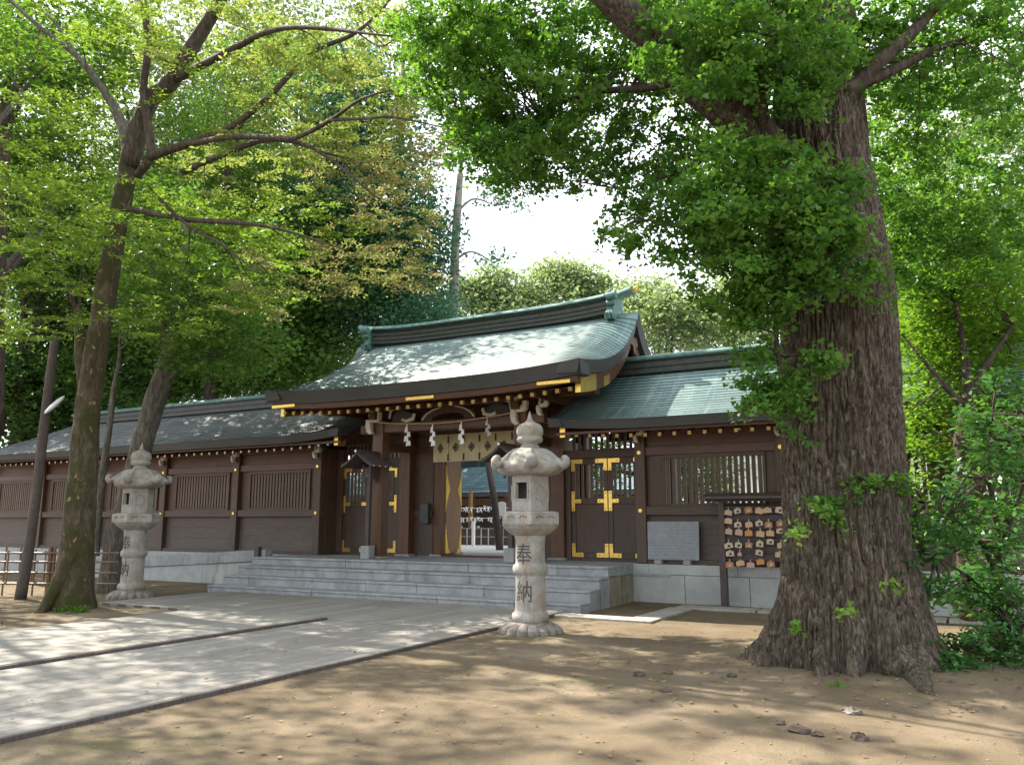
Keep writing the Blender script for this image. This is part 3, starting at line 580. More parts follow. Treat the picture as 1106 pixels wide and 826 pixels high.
# ---- the roofed walls either side
def wing(name, label, xl, xr, posts, hipx, winfo, ends, gold, ztop=3.64, copper='copper', see=True, sg_end=None):
    w = thing(name, label, 'wall', ((xl+xr)/2, 16.4, 0), 'roofed timber walls beside the gate')
    YF = 16.4; yr = 17.2; hd = 2.0; zr = 4.90
    def z(x, d):
        s = d/hd; e = sg_end; k = max(0, 1-abs(x-e)/2.2); ze = ztop+.12*k*k
        return ze+(zr-ze)*(.72*(1-s)+.28*(1-s)**2)-.12*max(0, 1-abs(x-e)/.5)**2*(.3+.7*min(1,s*1.5))*(1-s**4)
    L = (lambda d: hipx-1.8*d) if hipx else (lambda d: xl)
    R = lambda d: xr
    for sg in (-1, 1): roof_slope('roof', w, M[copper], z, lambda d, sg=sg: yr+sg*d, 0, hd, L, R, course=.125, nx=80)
    if hipx:
        b = MB(); n = 10; rows = []
        for k in range(n+1):
            d = hd*k/n; rows.append([(hipx-1.8*d, yr-d+2*d*t, z(hipx, d)) for t in np.linspace(0,1,5)])
        b.loft(rows, False, False); o = b.build('roof', M[copper], w); o.data.uv_layers.new(name='UVMap')
        edge_band('roof_edge', lambda t: ((hipx-1.8*hd, yr+t, z(hipx, hd)), (1, 0)), np.linspace(-hd, hd, 8), .19, .05, M['eave'], w, .3)
    for sg in (-1, 1): edge_band('roof_edge', lambda t, sg=sg: ((t, yr+sg*hd, z(t, hd)+.008), (0, -sg)), np.linspace(L(hd), xr, 60), .18, .06, M['eave'], w, .35)
    s_ = 1 if sg_end == xr else -1
    for sg in (-1, 1): edge_band('roof_edge', lambda t, sg=sg: ((sg_end, yr+sg*t, z(sg_end, t)+.008), (-s_, 0)), np.linspace(.001, hd, 14), .2+.0, .04, M['eave'], w, .3)
    rings = [[(sg_end-s_*.25-.05, yr-t, z(sg_end,t)-.2),(sg_end-s_*.25+.05, yr-t, z(sg_end,t)-.2),(sg_end-s_*.25+.05, yr-t, z(sg_end,t)-.43),(sg_end-s_*.25-.05, yr-t, z(sg_end,t)-.43)] for t in np.linspace(0, hd-.22, 10)]
    bb = recalc(MB().loft(rings).build('barge_board', M['redv'], w)); y = yr-hd+.21; zz = rings[-1][0][2]
    MB().box(sg_end-s_*.25-.06, sg_end-s_*.25+.06, y, y+.3, zz-.24, zz+.01).build('brass_plate', M['brass'], bb)
    # ridge
    rx0 = hipx if hipx else xl+.15; rx1 = xr-.15
    b = MB(); pf = [(-.2,0),(-.2,.1),(-.16,.1),(-.16,.13),(-.19,.13),(-.19,.24),(-.15,.24),(-.15,.27),(-.2,.27),(-.2,.33)]; pf = pf+[(-a, c) for a, c in reversed(pf)]
    b.loft([[(x, yr+p[0], zr-.06+p[1]) for p in pf] for x in np.linspace(rx0, rx1, 12)]); rg = recalc(b.build('ridge', M['ridge'], w))
    b = MB(); cp = [(.23*math.cos(t), .34+.09*math.sin(t)) for t in np.linspace(math.pi, 0, 9)]+[(.23,.30),(-.23,.30)]
    b.loft([[(x, yr+p[0], zr-.06+p[1]) for p in cp] for x in np.linspace(rx0-.12, rx1+.12, 12)]); recalc(b.build('ridge_cap', M['verdi'], rg))
    # stone base
    n = int((xr-xl)/1.28)+1; b = MB(); c = MB()
    for k in range(n):
        x0 = xl+(xr-xl)*k/n; x1 = xl+(xr-xl)*(k+1)/n; b.box(x0+.004, x1-.004, 16.165, 16.6, -.15, .545)
    n2 = int((xr-xl)/1.9)+1
    for k in range(n2): c.box(xl+(xr-xl)*k/n2+.003, xl+(xr-xl)*(k+1)/n2-.003, 16.15, 16.62, .55, .749)
    bs = b.build('stone_base', M['base'], w, bevel=.01); c.build('coping', M['base'], bs, bevel=.01)
    MB().box(xl, xr, 16.62, 19.7, .3, .746).build('inner_floor', M['granite'], w)
    # timber
    tl, tr_ = (xl, posts[-1]+.12) if s_ == 1 else (posts[0]-.12, xr)
    MB().box(tl, tr_, 16.3, 16.5, .752, .84).build('sill', M['wood'], w, bevel=.006)
    MB().box(tl, tr_, 16.31, 16.5, 2.96, 3.14).build('top_beam', M['red'], w, bevel=.008)
    MB().box(tl, tr_, 16.3, 16.5, 3.42, 3.56).build('wall_plate', M['red'], w, bevel=.008)
    MB().box(tl, tr_, 16.38, 16.44, 3.14, 3.42).build('frieze_board', M['red'], w)
    MB().box(tl, tr_, 16.29, 16.5, 1.73, 1.91).build('rail', M['wood_h'], w, bevel=.008)
    for x in posts:
        p = MB().box(x-.115, x+.115, 16.26, 16.52, .755, 3.45).build('post', M['wood'], w, bevel=.014)
        nb = MB()
        for zz in (1.82, 3.02): nb.tube([(x+.0, 16.262, zz), (x, 16.235, zz)], [.055, .04], 14)
        nb.build('brass_knob', M['brass'], p)
        bracket(x, 16.2, 3.42, w, .62)
    for x0, x1 in zip(posts[:-1], posts[1:]):
        a, c = x0+.115, x1-.115
        b = MB()
        for k in range(3): b.box(a, c, 16.40+.004*(k%2), 16.44, .84+k*.297, .84+(k+1)*.297-.003)
        b.box(a, c, 16.45, 16.47, .84, 1.73); b.build('lower_panel', M['wood_h'], w)
        b = MB(); b.box(a, a+.34, 16.385, 16.43, 1.91, 2.96); b.box(c-.2, c, 16.385, 16.43, 1.91, 2.96); b.box(a+.34, a+.4, 16.34, 16.46, 1.91, 2.96); b.box(c-.26, c-.2, 16.34, 16.46, 1.91, 2.96)
        b.box(a+.4, c-.26, 16.34, 16.46, 2.88, 2.96); b.box(a+.4, c-.26, 16.34, 16.46, 1.91, 1.96); wd = b.build('window_frame', M['wood'], w, bevel=.005)
        if not see:
            MB().box(a+.4, c-.26, 16.47, 16.49, 1.9, 2.96).build('backing', M['wood'], wd)
        n = 17 if see else 19; b = MB()
        for k in range(n):
            x = a+.4+(c-.26-a-.4)*(k+.5)/n; b.box(x-.036, x+.036, 16.37, 16.42, 1.96, 2.88)
        b.build('slats', M['wood'] if see else M['wood_v'], wd)
    # rafters
    nr = min(95, int((xr-xl-.4)/.30))
    for k in range(nr):
        x = (xr-.25-k*.30) if s_ == 1 else (xl+.25+k*.30); ze = z(x, hd)-.30
        rf = MB().hexa([(x-.035, 15.46, ze-.04), (x+.035, 15.46, ze-.04), (x+.035, 15.46, ze+.035), (x-.035, 15.46, ze+.035)], [(x-.035, 17.1, ze+.80), (x+.035, 17.1, ze+.80), (x+.035, 17.1, ze+.88), (x-.035, 17.1, ze+.88)]).build('rafter', M['red'], w)
        k_ = .034 if gold == 'brass' else .026; MB().box(x-k_, x+k_, 15.45, 15.475, ze-k_, ze+k_).build('end_cap', M[gold+'_dull' if gold == 'brass' else gold], rf)
    b = MB().hexa([(xl+.1, 15.40, ztop-.22), (xr-.1, 15.40, ztop-.22), (xr-.1, 15.40, ztop-.17), (xl+.1, 15.40, ztop-.17)], [(xl+.1, 17.15, ztop+.70), (xr-.1, 17.15, ztop+.70), (xr-.1, 17.15, ztop+.75), (xl+.1, 17.15, ztop+.75)]); b.build('eave_boards', M['red'], w)
    b = MB()
    for x in posts: b.box(x-.1, x+.1, 18.4, 18.6, .75, 3.6)
    b.box(xl, xr, 18.4, 18.6, 3.5, 3.7); b.build('rear_post', M['wood'], w)
    return w
M['wood_v'] = m_wood('wood_slats', (.07,.04,.025), (.14,.085,.055), .5)
wing('roofed_wall', 'timber wall with slatted windows and copper roof, right of the gate behind the big trunk', -7.55, 14.0, [-5.93+2.87*k for k in range(7)], None, None, None, 'brass', 3.60, 'copper', True, -7.55)
lw = wing('roofed_wall', 'long timber wall with grey dappled roof, left of the gate behind the left stone lantern', -30.0, -13.2, [-14.78-3.0*k for k in range(5, -1, -1)], -26.5, None, None, 'cream', 3.72, 'copper_grey', False, -13.2)
b = MB().box(-14.9, -14.64, 16.5, 17.1, .76, 3.5); b.box(-14.64, -14.46, 16.9, 17.04, .76, 3.5); b.build('return_wall', M['wood'], lw)
# stone ramp wall left of the steps
rp = thing('stone_ramp', 'pale granite ramp parapet sloping down left of the steps', 'ramp', (-18, 15.4, 0))
b = MB(); b.prism([(-15.60,.62),(-15.60,.90),(-23.5,.47),(-23.5,.16)], 'y', 15.38, 15.62); b.build('coping', M['granite'], rp, bevel=.012)
b = MB(); xs = [-15.46,-17.9,-20.4,-23.5]
for a, c in zip(xs[:-1], xs[1:]): b.prism([(a-.004,-.1),(a-.004,min(.61,.612-(-15.6-a)*.058)),(c+.004,.612-(-15.6-c)*.058),(c+.004,-.1)], 'y', 15.42, 15.58)
b.build('ramp_wall', M['base'], rp, bevel=.006)
b = MB(); b.hexa([(-15.46,15.59,-.1),(-23.5,15.59,-.1),(-23.5,16.14,-.1),(-15.46,16.14,-.1)], [(-15.46,15.59,.74),(-23.5,15.59,.2),(-23.5,16.14,.2),(-15.46,16.14,.74)]); recalc(b.build('ramp_floor', M['granite'], rp))
b = MB().box(-15.62,-15.46,15.0,15.12,.2,.98); tag(b.build('stone_bollard', M['ridge'], bevel=.02, loc=(-15.54,15.06,.2)), 'small dark square post at the left top corner of the steps', 'bollard')
# paving slabs
pv = [(-6.02,-4.55,12.82,13.26),(-7.0,-6.06,12.9,13.3),(-5.02,-4.56,13.3,14.1),(-5.0,-4.55,14.14,15.1)]
lbs = ['front long paving slab nearest the camera right of the stone lantern','paving slab tucked behind the stone lantern foot','short paving slab set in line towards the wall, nearer one','short paving slab set in line towards the wall, farther one']
for (a, c, d, e), lb in zip(pv, lbs): tag(MB().box(a, c, d, e, -.05, .035).build('paving_slab', M['paving'], bevel=.01, loc=((a+c)/2,(d+e)/2,0)), lb, 'paving slab', 'loose paving slabs right of the steps')
for k in range(7):
    a = -4.9+k*1.5; tag(MB().box(a, a+1.46, 15.15, 15.62, -.05, .04).build('paving_slab', M['paving'], bevel=.01, loc=(a+.73,15.4,0)), ['first','second','third','fourth','fifth','sixth','seventh'][k]+' paving slab from the left in the strip along the foot of the right wall', 'paving slab', 'paving strip along the right wall')

# ------------------------------------------------------------------ things on the gate and wall
# paper-streamer rope
pts = [(-12.36,15.42,3.96),(-11.6,15.40,3.87),(-10.3,15.38,3.81),(-9.1,15.40,3.87),(-8.3,15.42,3.96)]
tag(MB().tube(catmull(pts, 8), .018, 6).build('straw_rope', M['rope'], loc=(XC,15.4,3.8)), 'thin straw rope strung between the front posts of the gate', 'rope')
wd_ = ['first','second','third','fourth','fifth']
rp_ = catmull(pts, 8)
for i, (x, zf, yw_) in enumerate([(-11.30,1,.8),(-10.58,1,0),(-9.80,1,0),(-9.12,.75,1.25)]):
    z0 = float(np.interp(x, rp_[:,0], rp_[:,2])); b = MB(); w = .055; zz = z0-.10; cs, sn = math.cos(yw_), math.sin(yw_)
    b.box(-.012,.012,-.003,.003,z0-.14,z0+.01); xo = 0
    for k in range(4):
        h = .115*zf; xo = (.035 if k % 2 else -.02); b.prism([(xo-w*(.7+.12*k),zz-h),(xo-w*(.5+.12*k)+.01,zz+.02),(xo+w*(.6+.1*k),zz+.01),(xo+w*(.8+.12*k),zz-h+.02)], 'y', -.004-.006*k, .002-.006*k); zz -= h*.9
    b.v = [(x+p[0]*cs-p[1]*sn, 15.39+p[0]*sn+p[1]*cs, p[2]) for p in b.v]
    tag(recalc(b.build('paper_streamer', M['paper'], loc=(x,15.39,z0))), 'white zigzag paper streamer, '+wd_[i]+' from the left on the rope across the gate', 'paper streamer', 'paper streamers hanging from the rope')
# curtain in the doorway
cu = thing('curtain', 'cream cloth curtain with dark diamond crests hanging in the gate doorway', 'curtain', (XC,17.0,3.7))
for k in range(6):
    x0 = XC-1.36+k*.455; b = MB(); xs = np.linspace(x0+.006, x0+.449, 8); rings = [[(x, 16.97+.012*math.sin((x-x0)*14+k), z) for z in (3.74, 3.4, 3.06)]+[(x, 16.985+.012*math.sin((x-x0)*14+k), z) for z in (3.06, 3.4, 3.74)] for x in xs]
    pn = recalc(b.loft(rings).build('cloth_panel', M['cloth'], cu)); xm = x0+.2275; c = MB()
    zc = 3.4
    for s1, s2 in ((.105,.075),(.05,.03)):
        o_ = [(xm,zc+s1*1.15),(xm+s1*.85,zc),(xm,zc-s1*1.15),(xm-s1*.85,zc)]; i_ = [(xm,zc+s2*1.15),(xm+s2*.85,zc),(xm,zc-s2*1.15),(xm-s2*.85,zc)]
        for q in range(4): c.prism([o_[q], o_[(q+1)%4], i_[(q+1)%4], i_[q]], 'y', 16.945, 16.951)
    c.prism([(xm,zc+.022),(xm+.018,zc),(xm,zc-.022),(xm-.018,zc)], 'y', 16.945, 16.951); c.build('diamond_crest', M['ink'], pn)
    if k: c = MB(); c.box(x0-.02, x0+.02, 16.948, 16.954, 3.52, 3.69); c.box(x0-.02, x0+.02, 16.948, 16.954, 3.08, 3.25); c.build('seam_tape', M['ink'], pn)
# roofed wooden lamps on posts
def wood_lamp(x, y, label):
    t = thing('roofed_lamp', label, 'lamp', (x, y, .75), 'roofed lamps standing before the gate posts')
    MB().box(x-.12, x+.12, y-.12, y+.12, .75, 1.05).build('stone_base', M['granite'], t, bevel=.02)
    MB().box(x-.05, x+.05, y-.05, y+.05, 1.05, 2.75).build('post', M['brown_tile'], t, bevel=.008)
    b = MB(); hw = .46; yl = .5
    pr = [(u*hw, .30*(1-abs(u))**1.35) for u in np.linspace(-1, 1, 17)]
    rings = [[(x+p[0], yy, 2.88+p[1]) for p in pr]+[(x+p[0]*.98, yy, 2.84+p[1]) for p in reversed(pr)] for yy in np.linspace(y-yl, y+yl, 9)]
    rf = recalc(b.loft(rings).build('roof', M['brown_tile'], t))
    b = MB()
    for k in range(11):
        yy = y-yl+.04+k*(2*yl-.08)/10
        for s_ in (-1, 1): b.loft([[(x+s_*u*hw-.014, yy-.018, 2.885+.30*(1-u)**1.35), (x+s_*u*hw, yy, 2.915+.30*(1-u)**1.35), (x+s_*u*hw+.014, yy+.018, 2.885+.30*(1-u)**1.35)] for u in np.linspace(.05, 1, 8)], True, True)
    recalc(b.build('roof_batten', M['brown_tile'], rf))
    MB().box(x-.035, x+.035, y-yl-.03, y+yl+.03, 3.16, 3.24).build('ridge', M['brown_tile'], rf, bevel=.01)
    b = MB()
    for yy in np.linspace(y-yl+.06, y+yl-.06, 5):
        for s_ in (-1, 1): b.box(x+s_*.455-.014, x+s_*.455+.014, yy-.014, yy+.014, 2.845, 2.87)
    b.tube([(x, y-yl-.05, 3.2), (x, y-yl-.03, 3.2)], .03, 8); b.build('painted_tip', M['paper'], rf)
    b = MB().box(x-.1, x+.1, y-.1, y+.1, 2.6, 2.84)
    for dx in (-.1, .1):
        for dy in (-.1, .1): b.box(x+dx-.018, x+dx+.018, y+dy-.018, y+dy+.018, 2.5, 2.9)
    b.build('lamp_box', M['brown_tile'], t)
wood_lamp(-12.22, 15.22, 'small brown roofed lamp on a post beside the left gate post')
wood_lamp(2*XC+12.42-.35, 15.3, 'small brown roofed lamp on a post half hidden behind the front stone lantern')
# metal box on side board
tag(MB().box(-11.95,-11.72,16.9,17.05,1.55,2.05).build('meter_box', M['ridge'], bevel=.02, loc=(-11.83,16.95,1.55)), 'dark metal box fixed to the boards left of the doorway', 'box')
# stone tablet leaning on the wall
tb = MB(); tb.hexa([(-5.78,16.20,.84),(-4.72,16.20,.84),(-4.72,16.26,.84),(-5.78,16.26,.84)], [(-5.79,16.25,1.60),(-4.71,16.25,1.60),(-4.71,16.285,1.60),(-5.79,16.285,1.60)])
to = tag(recalc(tb.build('stone_tablet', m_tablet(), bevel=.004, loc=(-5.25,16.23,.84))), 'grey rectangular stone tablet propped against the right wall on two small blocks', 'tablet')
for i, x in enumerate((-5.55, -4.95)): tag(MB().box(x-.075, x+.075, 16.13, 16.31, .752, .836).build('tablet_block', M['granite'], bevel=.01, loc=(x,16.2,.75)), ('left' if i == 0 else 'right')+' small stone block holding up the grey tablet', 'block', 'blocks under the stone tablet')
# prayer plaque rack
rk = thing('plaque_rack', 'dark wooden rack with a roof beam for prayer plaques, left of the big trunk', 'rack', (-2.9, 15.9, 0))
for x in (-4.15, -1.7): MB().box(x-.055, x+.055, 15.85, 15.95, 0, 2.02).build('post', M['wood'], rk, bevel=.008)
for x in (-4.15, -1.7): MB().box(x-.06, x+.06, 15.78, 15.845, 0, 1.1).build('brace', M['brown_tile'], rk, bevel=.008)
b = MB(); b.prism([(15.66,2.02),(15.66,2.07),(15.9,2.14),(16.14,2.07),(16.14,2.02)], 'x', -4.46, -1.4); b.box(-4.46, -1.4, 15.84, 15.96, 1.98, 2.018); b.build('roof_beam', M['brown_tile'], rk, bevel=.008)
for k in range(7): MB().box(-4.1, -1.74, 15.92, 15.935, .86+k*.146, .86+k*.146+.135).build('back_board', M['brown_tile'], rk)
rows = [(190,[(153,'p'),(217,'w'),(283,'o'),(348,'t'),(405,'t'),(480,'w')]),(266,[(155,'t'),(220,'w'),(289,'t'),(353,'w'),(419,'o'),(482,'o')]),(320,[(158,'p'),(222,'p'),(288,'O'),(355,'t'),(421,'t'),(482,'w')]),
        (396,[(157,'w'),(226,'w'),(283,'o'),(358,'w'),(425,'w'),(488,'t')]),(463,[(163,'w'),(227,'p'),(361,'w'),(488,'t')]),(525,[(167,'o'),(231,'t'),(299,'p'),(368,'O'),(434,'o')])]
cm = {'p':('pinkish',(.52,.34,.26)),'w':('pale',(.56,.47,.35)),'t':('tan',(.58,.38,.22)),'o':('brown',(.42,.2,.1)),'O':('orange',(.55,.25,.07))}
for c_, (nm_, rgb) in cm.items(): M['ema'+c_] = m_wood('plaque_'+nm_, tuple(x*.85 for x in rgb), rgb, .6, (3,3,20))
rn = ['top','second','third','fourth','fifth','bottom']; od = ['first','second','third','fourth','fifth','sixth']
r_ = np.random.default_rng(5)
for ri, (py, row) in enumerate(rows):
    zr_ = onY(760+300/5.9, 520+(py-22)/5.9, 15.8)[2]; rl = MB().box(-4.1, -1.74, 15.83, 15.845, zr_+.008, zr_+.024); rl.build('hanging_rail', M['brown_tile'], rk)
    for ci, (px, c_) in enumerate(row):
        P = onY(760+(px+r_.uniform(-7,7))/5.9, 520+(py+r_.uniform(-15,13))/5.9, 15.79); w, h = .073*r_.uniform(.85,1.1), .05*r_.uniform(.9,1.1)
        if ri == 4 and c_ == 'p': w *= .5; h *= .6
        e = thing('prayer_plaque', '%s wooden prayer plaque, %s from the left in the %s row of the rack' % (cm[c_][0], od[ci], rn[ri]), 'plaque', (P[0], 15.8, P[2]), 'prayer plaques hung on the rack')
        tl = r_.uniform(-.22, .22); pf = [(-w,-h),(w,-h),(w,h*.75),(0,h*1.25),(-w,h*.75)]; pf = [(P[0]+a*math.cos(tl)-c*math.sin(tl), P[2]+a*math.sin(tl)+c*math.cos(tl)) for a, c in pf]
        MB().prism(pf, 'y', 15.785, 15.795).build('plaque', M['ema'+c_], e)
        MB().box(P[0]-.003, P[0]+.003, 15.796, 15.80, P[2]+h, zr_+.02).build('string', M['paper'], e)
        if c_ in 'wo': q = MB().lathe([(.001,0),(.022,.002),(.02,.02),(.001,.022)], (P[0]+.01, 15.784, P[2]-.01), 8); MB().prism([(P[0]-.02,P[2]-.03),(P[0]+.03,P[2]-.025),(P[0]+.035,P[2]+.005),(P[0]+.005,P[2]+.02),(P[0]-.015,P[2]+.0)], 'y', 15.782, 15.786).build('ink_drawing', M['ink'] if c_ == 'w' else M['emaw'], e)

# ------------------------------------------------------------------ stone lanterns
def hexr(t, R): a = (t % (math.pi/3)) - math.pi/6; return R*math.cos(math.pi/6)/math.cos(a)
def stone_lantern(x, y, label):
    t = thing('stone_lantern', label, 'stone lantern', (x, y, 0), 'stone lanterns flanking the path'); c = (x, y, 0)
    lot = lambda r, z, th, k: r*(1+(.10*abs(math.sin(th*8))**.6 if k in (1,2,3) else 0))
    MB().lathe([(.46,-.1),(.44,.02),(.42,.07),(.34,.13),(.29,.16)], c, 144, lot).build('base', M['darkstone'], t)
    pr = [(.27,.155),(.275,.24),(.265,.275),(.232,.30),(.222,.34),(.218,.80),(.222,.83),(.25,.85),(.262,.885),(.262,.93),(.25,.965),(.222,.985),(.218,1.02),(.217,1.28),(.225,1.36),(.25,1.42)]
    sh = MB().lathe(pr, c, 48).build('shaft', M['lantern'], t, smooth=True)
    pd = lambda r, z, th, k: (r*(1+.03*abs(math.sin(th*9))) if k < 4 else hexr(th, r))
    MB().lathe([(.25,1.40),(.31,1.44),(.38,1.50),(.42,1.555),(.47,1.56),(.475,1.575),(.475,1.72),(.45,1.74),(.36,1.75)], c, 144, pd).build('platform', M['lantern'], t)
    for q in range(6):                                    # carved cartouches on the platform rim
        a = math.radians(30+60*q); d = np.array((math.cos(a), math.sin(a), 0)); s_ = np.array((-math.sin(a), math.cos(a), 0)); b = MB()
        for o_ in (-.1, .1):
            p0 = np.array((x, y, 1.65))+d*(.475*math.cos(math.pi/6)+.004)+s_*o_
            b.tube([p0-s_*.06, p0-s_*.03+np.array((0,0,.025)), p0+s_*.03+np.array((0,0,.025)), p0+s_*.06], .008, 5)
            b.build('carving', M['darkstone'], t); b = MB()
    # fire box: six slabs, window through front and back
    R = .31; ap = R*math.cos(math.pi/6)
    fb = MB()
    for q in range(6):
        a = math.radians(-90+60*q); d = np.array((math.cos(a), math.sin(a), 0)); s_ = np.array((-math.sin(a), math.cos(a), 0)); C0 = np.array((x, y, 0.))
        def slab(u0, u1, z0, z1, th=.05, out=0):
            pts = []
            for zz in (z0, z1): pts.append([C0+d*(ap-th)+s_*u0*(ap-th)/ap+np.array((0,0,zz)), C0+d*(ap-th)+s_*u1*(ap-th)/ap+np.array((0,0,zz)), C0+d*(ap+out)+s_*u1+np.array((0,0,zz)), C0+d*(ap+out)+s_*u0+np.array((0,0,zz))])
            fb.hexa(pts[0], pts[1])
        h = R/2
        if q in (0, 3): slab(-h, -.095, 1.75, 2.28); slab(.095, h, 1.75, 2.28); slab(-.095, .095, 1.75, 1.93); slab(-.095, .095, 2.17, 2.28)
        else: slab(-h, h, 1.75, 2.28)
    fbo = recalc(fb.build('fire_box', M['lantern'], t, bevel=.006))
    b = MB()
    for q in (1, 2, 4, 5):
        a = math.radians(-90+60*q); d = np.array((math.cos(a), math.sin(a), 0)); s_ = np.array((-math.sin(a), math.cos(a), 0)); p0 = np.array((x, y, 2.02))+d*(ap+.002)
        MB().tube([p0+s_*.09*math.cos(w)+np.array((0,0,.11*math.sin(w))) for w in np.linspace(0, 2*math.pi, 20)], .012, 6).build('carving', M['lantern'], fbo)
    for q in (0, 3):
        a = math.radians(-90+60*q); d = np.array((math.cos(a), math.sin(a), 0)); s_ = np.array((-math.sin(a), math.cos(a), 0)); b = MB()
        for z0, z1, u0, u1 in ((1.91,1.93,-.11,.11),(2.17,2.19,-.11,.11),(1.91,2.19,-.113,-.095),(1.91,2.19,.095,.113)):
            P0 = np.array((x, y, 0.))+d*(ap+.001); b.hexa([P0+s_*u0+np.array((0,0,z0)), P0+s_*u1+np.array((0,0,z0)), P0+d*.014+s_*u1+np.array((0,0,z0)), P0+d*.014+s_*u0+np.array((0,0,z0))], [P0+s_*u0+np.array((0,0,z1)), P0+s_*u1+np.array((0,0,z1)), P0+d*.014+s_*u1+np.array((0,0,z1)), P0+d*.014+s_*u0+np.array((0,0,z1))])
        b.build('window_surround', M['lantern'], fbo)
    MB().box(x-.15,x+.15,y-.12,y+.12,1.76,1.78).build('shade_floor', M['ink'], fbo)  # black sheet that paints shade inside the hollow fire box
    # roof with curled corners
    def kasa(r, z, th, k):
        f = math.cos(3*th)**2
        if k < 3: return hexr(th, r)
        return hexr(th, r)*(1-.05*f*(k > 5))*(1+.05*(1-f)*(k in (4,5,6)))
    rr = [(.16,2.27),(.36,2.275),(.50,2.295),(.55,2.32),(.575,2.365),(.57,2.42),(.54,2.455),(.50,2.49),(.45,2.55),(.38,2.62),(.28,2.675),(.15,2.70)]
    km = MB().lathe(rr, c, 96, kasa)
    km.v = [(x+(p[0]-x)*.95, y+(p[1]-y)*.95, p[2]+ (.10*max(0, (math.hypot(p[0]-x, p[1]-y)-.36)/.2)**1.5*abs(math.cos(3*math.atan2(p[1]-y, p[0]-x)))**5 if p[2] > 2.28 else 0)) for p in km.v]
    ro = km.build('roof', M['lantern'], t, smooth=True); b = MB()
    for q in range(6):
        a = math.radians(60*q); d = np.array((math.cos(a), math.sin(a), 0)); O = np.array((x, y, 0.))
        cr_ = [(.17,2.685),(.28,2.66),(.38,2.60),(.46,2.52),(.535,2.455),(.59,2.43),(.63,2.455),(.635,2.50),(.605,2.53),(.575,2.515)]
        b.tube(catmull([O+d*r0*.95+np.array((0,0,z0)) for r0, z0 in cr_], 4), np.interp(np.linspace(0,9,37), range(10), [.010,.014,.02,.032,.055,.068,.06,.052,.042,.028]), 12); b.v[-444:] = [tuple(O+d*((np.array(p)-O)@d)+np.array((-d[1],d[0],0))*1.5*((np.array(p)-O)@np.array((-d[1],d[0],0)))+np.array((0,0,p[2]))) for p in b.v[-444:]]
    b.build('curled_corner', M['lantern'], ro, smooth=True)
    fi = [(.14,2.68),(.15,2.70),(.135,2.73),(.12,2.735),(.125,2.76),(.185,2.785),(.20,2.82),(.19,2.855),(.175,2.865),(.195,2.885),(.205,2.94),(.195,3.0),(.16,3.05),(.10,3.075),(.055,3.10),(.035,3.15),(.02,3.21),(.004,3.26)]
    MB().lathe(fi, c, 36).build('finial', M['lantern'], t, smooth=True)
    # carved characters wrapped round the shaft, facing the visitor
    for ch, zc in (('奉', 1.13), ('納', .60)):
        cu_ = bpy.data.curves.new('inscription', 'FONT'); cu_.body = ch; cu_.size = .30; cu_.align_x = 'CENTER'; cu_.extrude = .006; cu_.offset = .0
        to_ = bpy.data.objects.new('inscription', cu_); COL.objects.link(to_); bpy.context.view_layer.update()
        me = bpy.data.meshes.new_from_object(to_.evaluated_get(bpy.context.evaluated_depsgraph_get())); bpy.data.objects.remove(to_)
        import bmesh
        bm = bmesh.new(); bm.from_mesh(me)
        if bm.verts:
            bmesh.ops.triangulate(bm, faces=bm.faces); bmesh.ops.subdivide_edges(bm, edges=bm.edges, cuts=3, use_grid_fill=True)
            zs = [v.co.y for v in bm.verts]; xs = [v.co.x for v in bm.verts]; zm = (min(zs)+max(zs))/2; xm = (min(xs)+max(xs))/2
            for v in bm.verts:
                a = (v.co.x-xm)*.92/.22; r0 = .2185+v.co.z; v.co = Vector((r0*math.sin(a), -r0*math.cos(a), zc+(v.co.y-zm)*1.1))
        bm.to_mesh(me); bm.free(); me.materials.clear(); me.materials.append(M['carved']); me.name = 'inscription'
        o = bpy.data.objects.new('inscription', me); COL.objects.link(o); o.parent = sh
    return t
la = stone_lantern(-5.73, 10.94, 'pale stone lantern standing right of the path in front of the steps')
lb_ = copy_tree(la); lb_.location = (-15.8, 11.76, 0); lb_['label'] = 'stone lantern standing left of the path beside the bamboo fence'
lb_.scale = (1.03, 1.03, 1.015)

# ------------------------------------------------------------------ left side: bamboo fence, lamp pole
fn = thing('bamboo_fence', 'low lattice fence of brown bamboo behind the mossy tree', 'fence', (-17, 10.9, 0))
A, Bp = np.array((-20.6, 9.55, 0)), np.array((-16.4, 11.75, 0)); Lf = np.linalg.norm(Bp-A); uf = (Bp-A)/Lf
for k in range(int(Lf/.33)+1):
    p = A+uf*k*.33; dbl = k % 5 == 0
    MB().tube([p+(0,0,-.02), p+(0,0,1.0+.05*((k*7)%3))], .05 if dbl else .02, 8).build('upright', M['bamboo'] if not (k % 10 == 5) else M['pole'], fn)
    if dbl: MB().tube([p+uf*.09+(0,0,-.02), p+uf*.09+(0,0,1.05)], .035, 8).build('upright', M['bamboo'], fn)
for z in (.27, .5, .73, .92): MB().tube([A-uf*.1+(.03,-.04,z), Bp+uf*.1+(.03,-.04,z)], .022, 8).build('rail', M['bamboo2'], fn)
A2 = np.array((-24.5, 12.2, 0)); fn2 = thing('bamboo_fence', 'low lattice bamboo fence at the far left edge, farther back', 'fence', (-22, 12, 0)); u2 = (np.array((-19.5,13.4,0))-A2); L2 = np.linalg.norm(u2); u2 /= L2
for k in range(13): p = A2+u2*k*.4; MB().tube([p, p+(0,0,.85)], .022, 6).build('upright', M['bamboo'], fn2)
for z in (.3, .55, .78): MB().tube([A2+(0,-.03,z), A2+u2*L2+(0,-.03,z)], .02, 6).build('rail', M['bamboo2'], fn2)
lp = thing('lamp_post', 'tall leaning dark wooden pole with a pale flat lamp, far left', 'street lamp', (-17.75, 10.5, 0))
